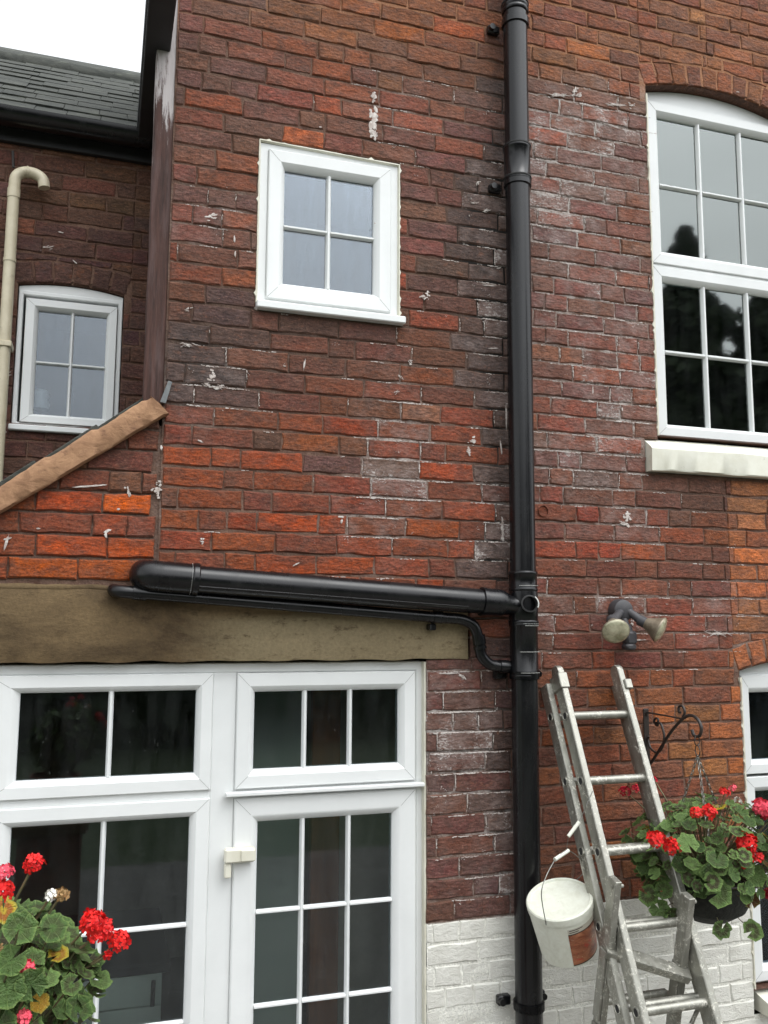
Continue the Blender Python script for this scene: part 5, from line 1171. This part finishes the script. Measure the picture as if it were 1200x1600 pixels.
# hinge hook on the right leg
m = MB(); hp_ = [at(px, py, -.47) for px, py in [(1062, 1568), (1082, 1556), (1092, 1552), (1100, 1556), (1098, 1568), (1088, 1582), (1080, 1600)]]; m.tube(hp_, .0075, 8); part(m, 'locking_hook', M['alu'], t, smooth=50)
m = MB(); m.tube([(1.966, -.36, 1.095), (2.0, -.54, 1.11)], .014, 14); part(m, 'stay', M['alu'], t, smooth=60)
for x in (1.6875, 1.953):
    m = MB(); m.tube([(x-.016, -.497 if x < 1.8 else -.527, 1.52 if x < 1.8 else 1.455), (x+.03, -.497 if x < 1.8 else -.527, 1.52 if x < 1.8 else 1.455)], .006, 10); part(m, 'hinge_pin', M['alu'], t)
for x0, x1, d0, d1 in ((1.703, 1.737, -.003, .063), (1.969, 2.003, -.003, .063), (1.676, 1.702, .0645, .127), (2.0045, 2.031, .0645, .127)):
    m = MB(); m.cbox(x0, x1, d0, d1, -.0, .06, .003, LM@Matrix.Translation((0, 0, .02))); part(m, 'rubber_foot', M['rubber'], t)

# ==================================================================  TUB hanging at the ladder
lc = at(874, 1405, -.30); nrm = Vector((-.165-.13, -.2975+.07, .92)).normalized()
t = empty('paint_tub', lc); tag(t, 'white plastic paint tub with lid and brown picture label hanging behind the ladder', 'tub')
Q = nrm.to_track_quat('Z', 'Y').to_matrix().to_4x4(); TM = Matrix.Translation(lc)@Q
inv = TM.inverted(); cl_ = inv@Vector((0, -CD, CH)); camang = math.atan2(cl_.y, cl_.x); HT = .205
m = MB(); m.lathe([(0, -HT), (.092, -HT), (.099, -HT+.006), (.1005, -HT+.02), (.113, -.045), (.1145, -.012), (.1145, -.004)], TM, 40); part(m, 'body', M['tub'], t, smooth=40)
m = MB(); m.lathe([(0, -.004), (.098, -.004), (.104, -.001), (.107, .004), (.114, .005), (.118, .001), (.1185, -.012), (.1165, -.026), (.1145, -.026)], TM, 40); lid = part(m, 'lid', M['tub'], t, smooth=30)
rr_ = lambda z: .1005+(z+HT-.02)/(HT-.065)*(.113-.1005)
def patch(z0, z1, a0, a1, extra, mat, name, label=None):
    m = MB(); m.lathe([(rr_(z0)+extra, z0), (rr_(z1)+extra, z1)], TM, 20, a0, a1); return part(m, name, mat, t, smooth=60, label=label)
# which way is right in the picture
rt = (Q.inverted()@_r); ra_ = math.atan2(rt.y, rt.x); sg = 1 if math.sin(ra_-camang) > 0 else -1
a_l, a_r = camang+sg*.05, camang+sg*1.5
lo_, hi_ = min(a_l, a_r), max(a_l, a_r)
patch(-.190, -.062, lo_, hi_, .0008, M['label'], 'picture_label', 'brown picture label round the right side of the tub'); patch(-.062, -.040, lo_, hi_, .0008, M['label_band'], 'label_band')
patch(-.064, -.060, lo_, hi_, .0013, M['ink'], 'label_line'); patch(-.192, -.188, lo_, hi_, .0013, M['ink'], 'label_line')
for i, (z0, a, b) in enumerate(((-.047, .1, .55), (-.055, .1, .4))):
    x, y = camang+sg*a, camang+sg*b; patch(z0, z0+.003, min(x, y), max(x, y), .0013, M['ink'], 'print_line')
# bail handle
pv1 = TM@Vector((.117*math.cos(camang-sg*.55), .117*math.sin(camang-sg*.55), -.018)); g1, g2 = at(867, 1343, -.36), at(888, 1329, -.33); pv2 = TM@Vector((.117*math.cos(camang+sg*2.6), .117*math.sin(camang+sg*2.6), -.018))
p_a = at(846, 1398, -.42)
m = MB(); m.tube(bez([pv1, p_a, at(853, 1370, -.40), g1], 6)+bez([g1, g2, at(915, 1355, -.28), pv2], 6)[1:], .0018, 8); part(m, 'handle_wire', M['chain'], t, smooth=60)
part(MB().tube([g1, g2], .0068, 12), 'grip', M['tub'], t, smooth=60)
t = empty('cord', at(905, 1280, -.3)); tag(t, 'thin cord with a short pale toggle tied to the left ladder stile above the tub', 'cord')
c0, c1, c2, c3 = at(926, 1236, -.335), at(905, 1284, -.335), at(888, 1307, -.335), at(885, 1330, -.335)
part(MB().tube([c0, c1], .0014, 6), 'string', M['chain'], t); part(MB().tube([c1, c2], .0068, 10), 'toggle', M['tub'], t, smooth=60); part(MB().tube([c2, c3], .001, 6), 'string', M['chain'], t)

# ==================================================================  ROOMS behind the glass
def room(name, x0, x1, y0, y1, z0, z1, mat='room', open_=None):
    mb = MB(); mb.add([(x0, y0, z0), (x1, y0, z0), (x1, y1, z0), (x0, y1, z0), (x0, y0, z1), (x1, y0, z1), (x1, y1, z1), (x0, y1, z1)],
        [(0, 1, 2, 3), (4, 7, 6, 5), (0, 3, 7, 4), (1, 5, 6, 2), (3, 2, 6, 7)])
    o_ = open_; xs_ = sorted({x0, o_[0], o_[1], x1}); zs_ = sorted({z0, o_[2], o_[3], z1})
    for a, b in zip(xs_, xs_[1:]):
        for c, d in zip(zs_, zs_[1:]):
            if not (o_[0] < (a+b)/2 < o_[1] and o_[2] < (c+d)/2 < o_[3]): mb.add([(a, y0, c), (b, y0, c), (b, y0, d), (a, y0, d)], [(0, 1, 2, 3)])
    o = mb.build(name, M[mat]); o['kind'] = 'structure'; return o
room('interior', -.9, 2.3, .13, 3.6, 0, 2.45, 'room', (-.42, 1.206, .01, 2.257))
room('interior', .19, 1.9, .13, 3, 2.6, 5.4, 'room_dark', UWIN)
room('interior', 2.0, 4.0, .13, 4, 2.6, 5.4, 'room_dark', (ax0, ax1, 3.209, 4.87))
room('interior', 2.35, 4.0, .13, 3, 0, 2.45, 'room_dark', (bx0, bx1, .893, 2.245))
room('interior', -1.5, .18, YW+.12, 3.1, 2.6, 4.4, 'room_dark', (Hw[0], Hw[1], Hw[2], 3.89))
t = empty('kitchen_cabinet', (.0, .7, 0)); tag(t, 'pale kitchen cabinet with a bar handle seen through the side light', 'cabinet')
cz_, cxr = at(200, 1525, .45).z, at(252, 1560, .45).x
m = MB(); m.box(-.8, cxr-.01, .475, 1.1, .1, cz_); part(m, 'carcass', M['cab'], t)
m = MB(); m.cbox(-.78, cxr, .45, .474, cz_-.115, cz_, .002); part(m, 'drawer_front', M['cab'], t)
m = MB(); m.cbox(-.78, cxr, .45, .474, .12, cz_-.120, .002); part(m, 'door', M['cab'], t)
h0_, h1_ = at(240, 1532, .43), at(238, 1572, .43); m = MB(); m.tube([h0_, h1_], .008, 8); part(m, 'handle', M['iron'], t)
m = MB(); m.cbox(-.82, cxr+.03, .43, 1.12, cz_+.004, cz_+.04, .004); part(m, 'worktop', M['rubber'], t)
t = empty('inner_door', (1.0, 1.0, 0)); tag(t, 'brown wooden inner door edge seen through the glazed door', 'door')
m = MB(); m.cbox(.93, 1.06, .75, .80, 0, 2.1, .004); part(m, 'stile', M['door_wood'], t)
m = MB(); m.cbox(1.061, 1.5, .78, .80, 0, 2.1, .004); part(m, 'panel', M['room'], t)
m = MB(); m.cbox(.62, .90, .76, .79, 0, 2.1, .004); part(m, 'architrave', M['cab'], t)
t = MB(); t.lathe([(0, 0), (.035, 0), (.04, .02), (.03, .045), (.038, .06), (.025, .085), (0, .09)], Matrix.Translation(at(63, 632, YW+.1)+Vector((0, 0, -.02))), 16)
t = t.build('white_ornament', M['tub'], None, smooth=60); tag(t, 'small white ornament on the sill inside the rear wing window', 'ornament')

# ==================================================================  GROUND and garden behind the camera
m = MB(); m.add([(-300, -300, 0), (300, -300, 0), (300, 300, 0), (-300, 300, 0)], [(0, 1, 2, 3)]); o = m.build('ground', M['grass']); o['kind'] = 'structure'
m = MB(); m.add([(-6, -6, .004), (8, -6, .004), (8, 0, .004), (-6, 0, .004)], [(0, 1, 2, 3)]); o = m.build('paving', M['paving']); o['kind'] = 'structure'
def tree(x, y, h, r, seed, label, conifer=True, n=15000):
    rnd = random.Random(seed); t = empty('tree', (x, y, 0)); tag(t, label, 'tree', 'garden trees behind the viewer')
    part(MB().tube([(x, y, 0), (x+.1, y, h*.5), (x, y+.1, h*.95)], [h*.03, h*.018, h*.004], 10), 'trunk', M['bark'], t, smooth=60)
    mb = MB(); cl = [(Vector((rnd.gauss(0, .33), rnd.gauss(0, .33), rnd.uniform(.25, 1)))) for _ in range(34)]
    for _ in range(n):
        if conifer:
            u = rnd.random()**.8; R_ = r*(1-u)**.8*(.8+.2*math.sin(u*46+seed)); a = rnd.uniform(0, 6.28); q = R_*(rnd.random()**.6)*(1.05+.55*noise.noise(Vector((a*2.2, u*17, seed)))); p = Vector((x+q*math.cos(a), y+q*math.sin(a), h*(.08+.92*u)-q*.18))
        else:
            c = rnd.choice(cl); d = Vector((rnd.gauss(0, 1), rnd.gauss(0, 1), rnd.gauss(0, .8))).normalized()*r*.28*rnd.uniform(.6, 1); p = Vector((x+c.x*r*1.3, y+c.y*r*1.3, h*(.25+.68*c.z)))+d
        s_ = rnd.uniform(.07, .17)*h/9; q4 = Vector((rnd.gauss(0, 1), rnd.gauss(0, 1), rnd.gauss(0, 1)+.6)).to_track_quat('Z', 'Y')
        mb.add([p+q4@Vector(v)*s_ for v in ((-1, -.5, 0), (.2, -.7, .15), (1, .3, 0), (-.2, .7, .1))], [(0, 1, 2, 3)])
    part(mb, 'crown', M['tree_leaf'], t, kind='stuff')
for i, (x, y, h, r, cf) in enumerate([(15.5, -17, 13.6, 4.2, True), (20.3, -18, 14.2, 4.6, True), (17.9, -16.5, 12.4, 4.2, True), (25.5, -20, 9.5, 4.0, False), (31, -14, 9, 4.5, False), (9.5, -21, 8.5, 4, False), (3, -22, 6.5, 4.5, False), (-4, -21, 6, 4.5, False), (-12, -19, 7, 5, False)]):
    tree(x, y, h, r, 40+i, ['tall dark conifer mirrored in the tall arched window', 'second dark conifer mirrored at the right of the tall window', 'shorter conifer standing between the two tall ones', 'broad tree beyond the conifers', 'broad tree at the far right of the garden', 'medium tree left of the conifers', 'low round tree in the middle of the garden', 'low round tree left of the garden middle', 'low tree at the far left of the garden'][i], cf)
rnd = random.Random(77); mb = MB()
for _ in range(9000):
    x, y, z = rnd.uniform(-22, 26), -15+rnd.uniform(-.6, .6), rnd.uniform(0, 3.4+.5*math.sin(_))
    q4 = Vector((rnd.gauss(0, 1), rnd.gauss(0, 1)+.5, rnd.gauss(0, 1)+.4)).to_track_quat('Z', 'Y'); s_ = rnd.uniform(.14, .3)
    mb.add([Vector((x, y, z))+q4@Vector(v)*s_ for v in ((-1, -.5, 0), (.2, -.7, .15), (1, .3, 0), (-.2, .7, .1))], [(0, 1, 2, 3)])
mb.box(-22, 26, -15.3, -14.8, 0, 3.0)
o = mb.build('hedge', M['tree_leaf']); tag(o, 'long dark garden hedge behind the viewer, mirrored in the door panes', 'hedge', kind='stuff')
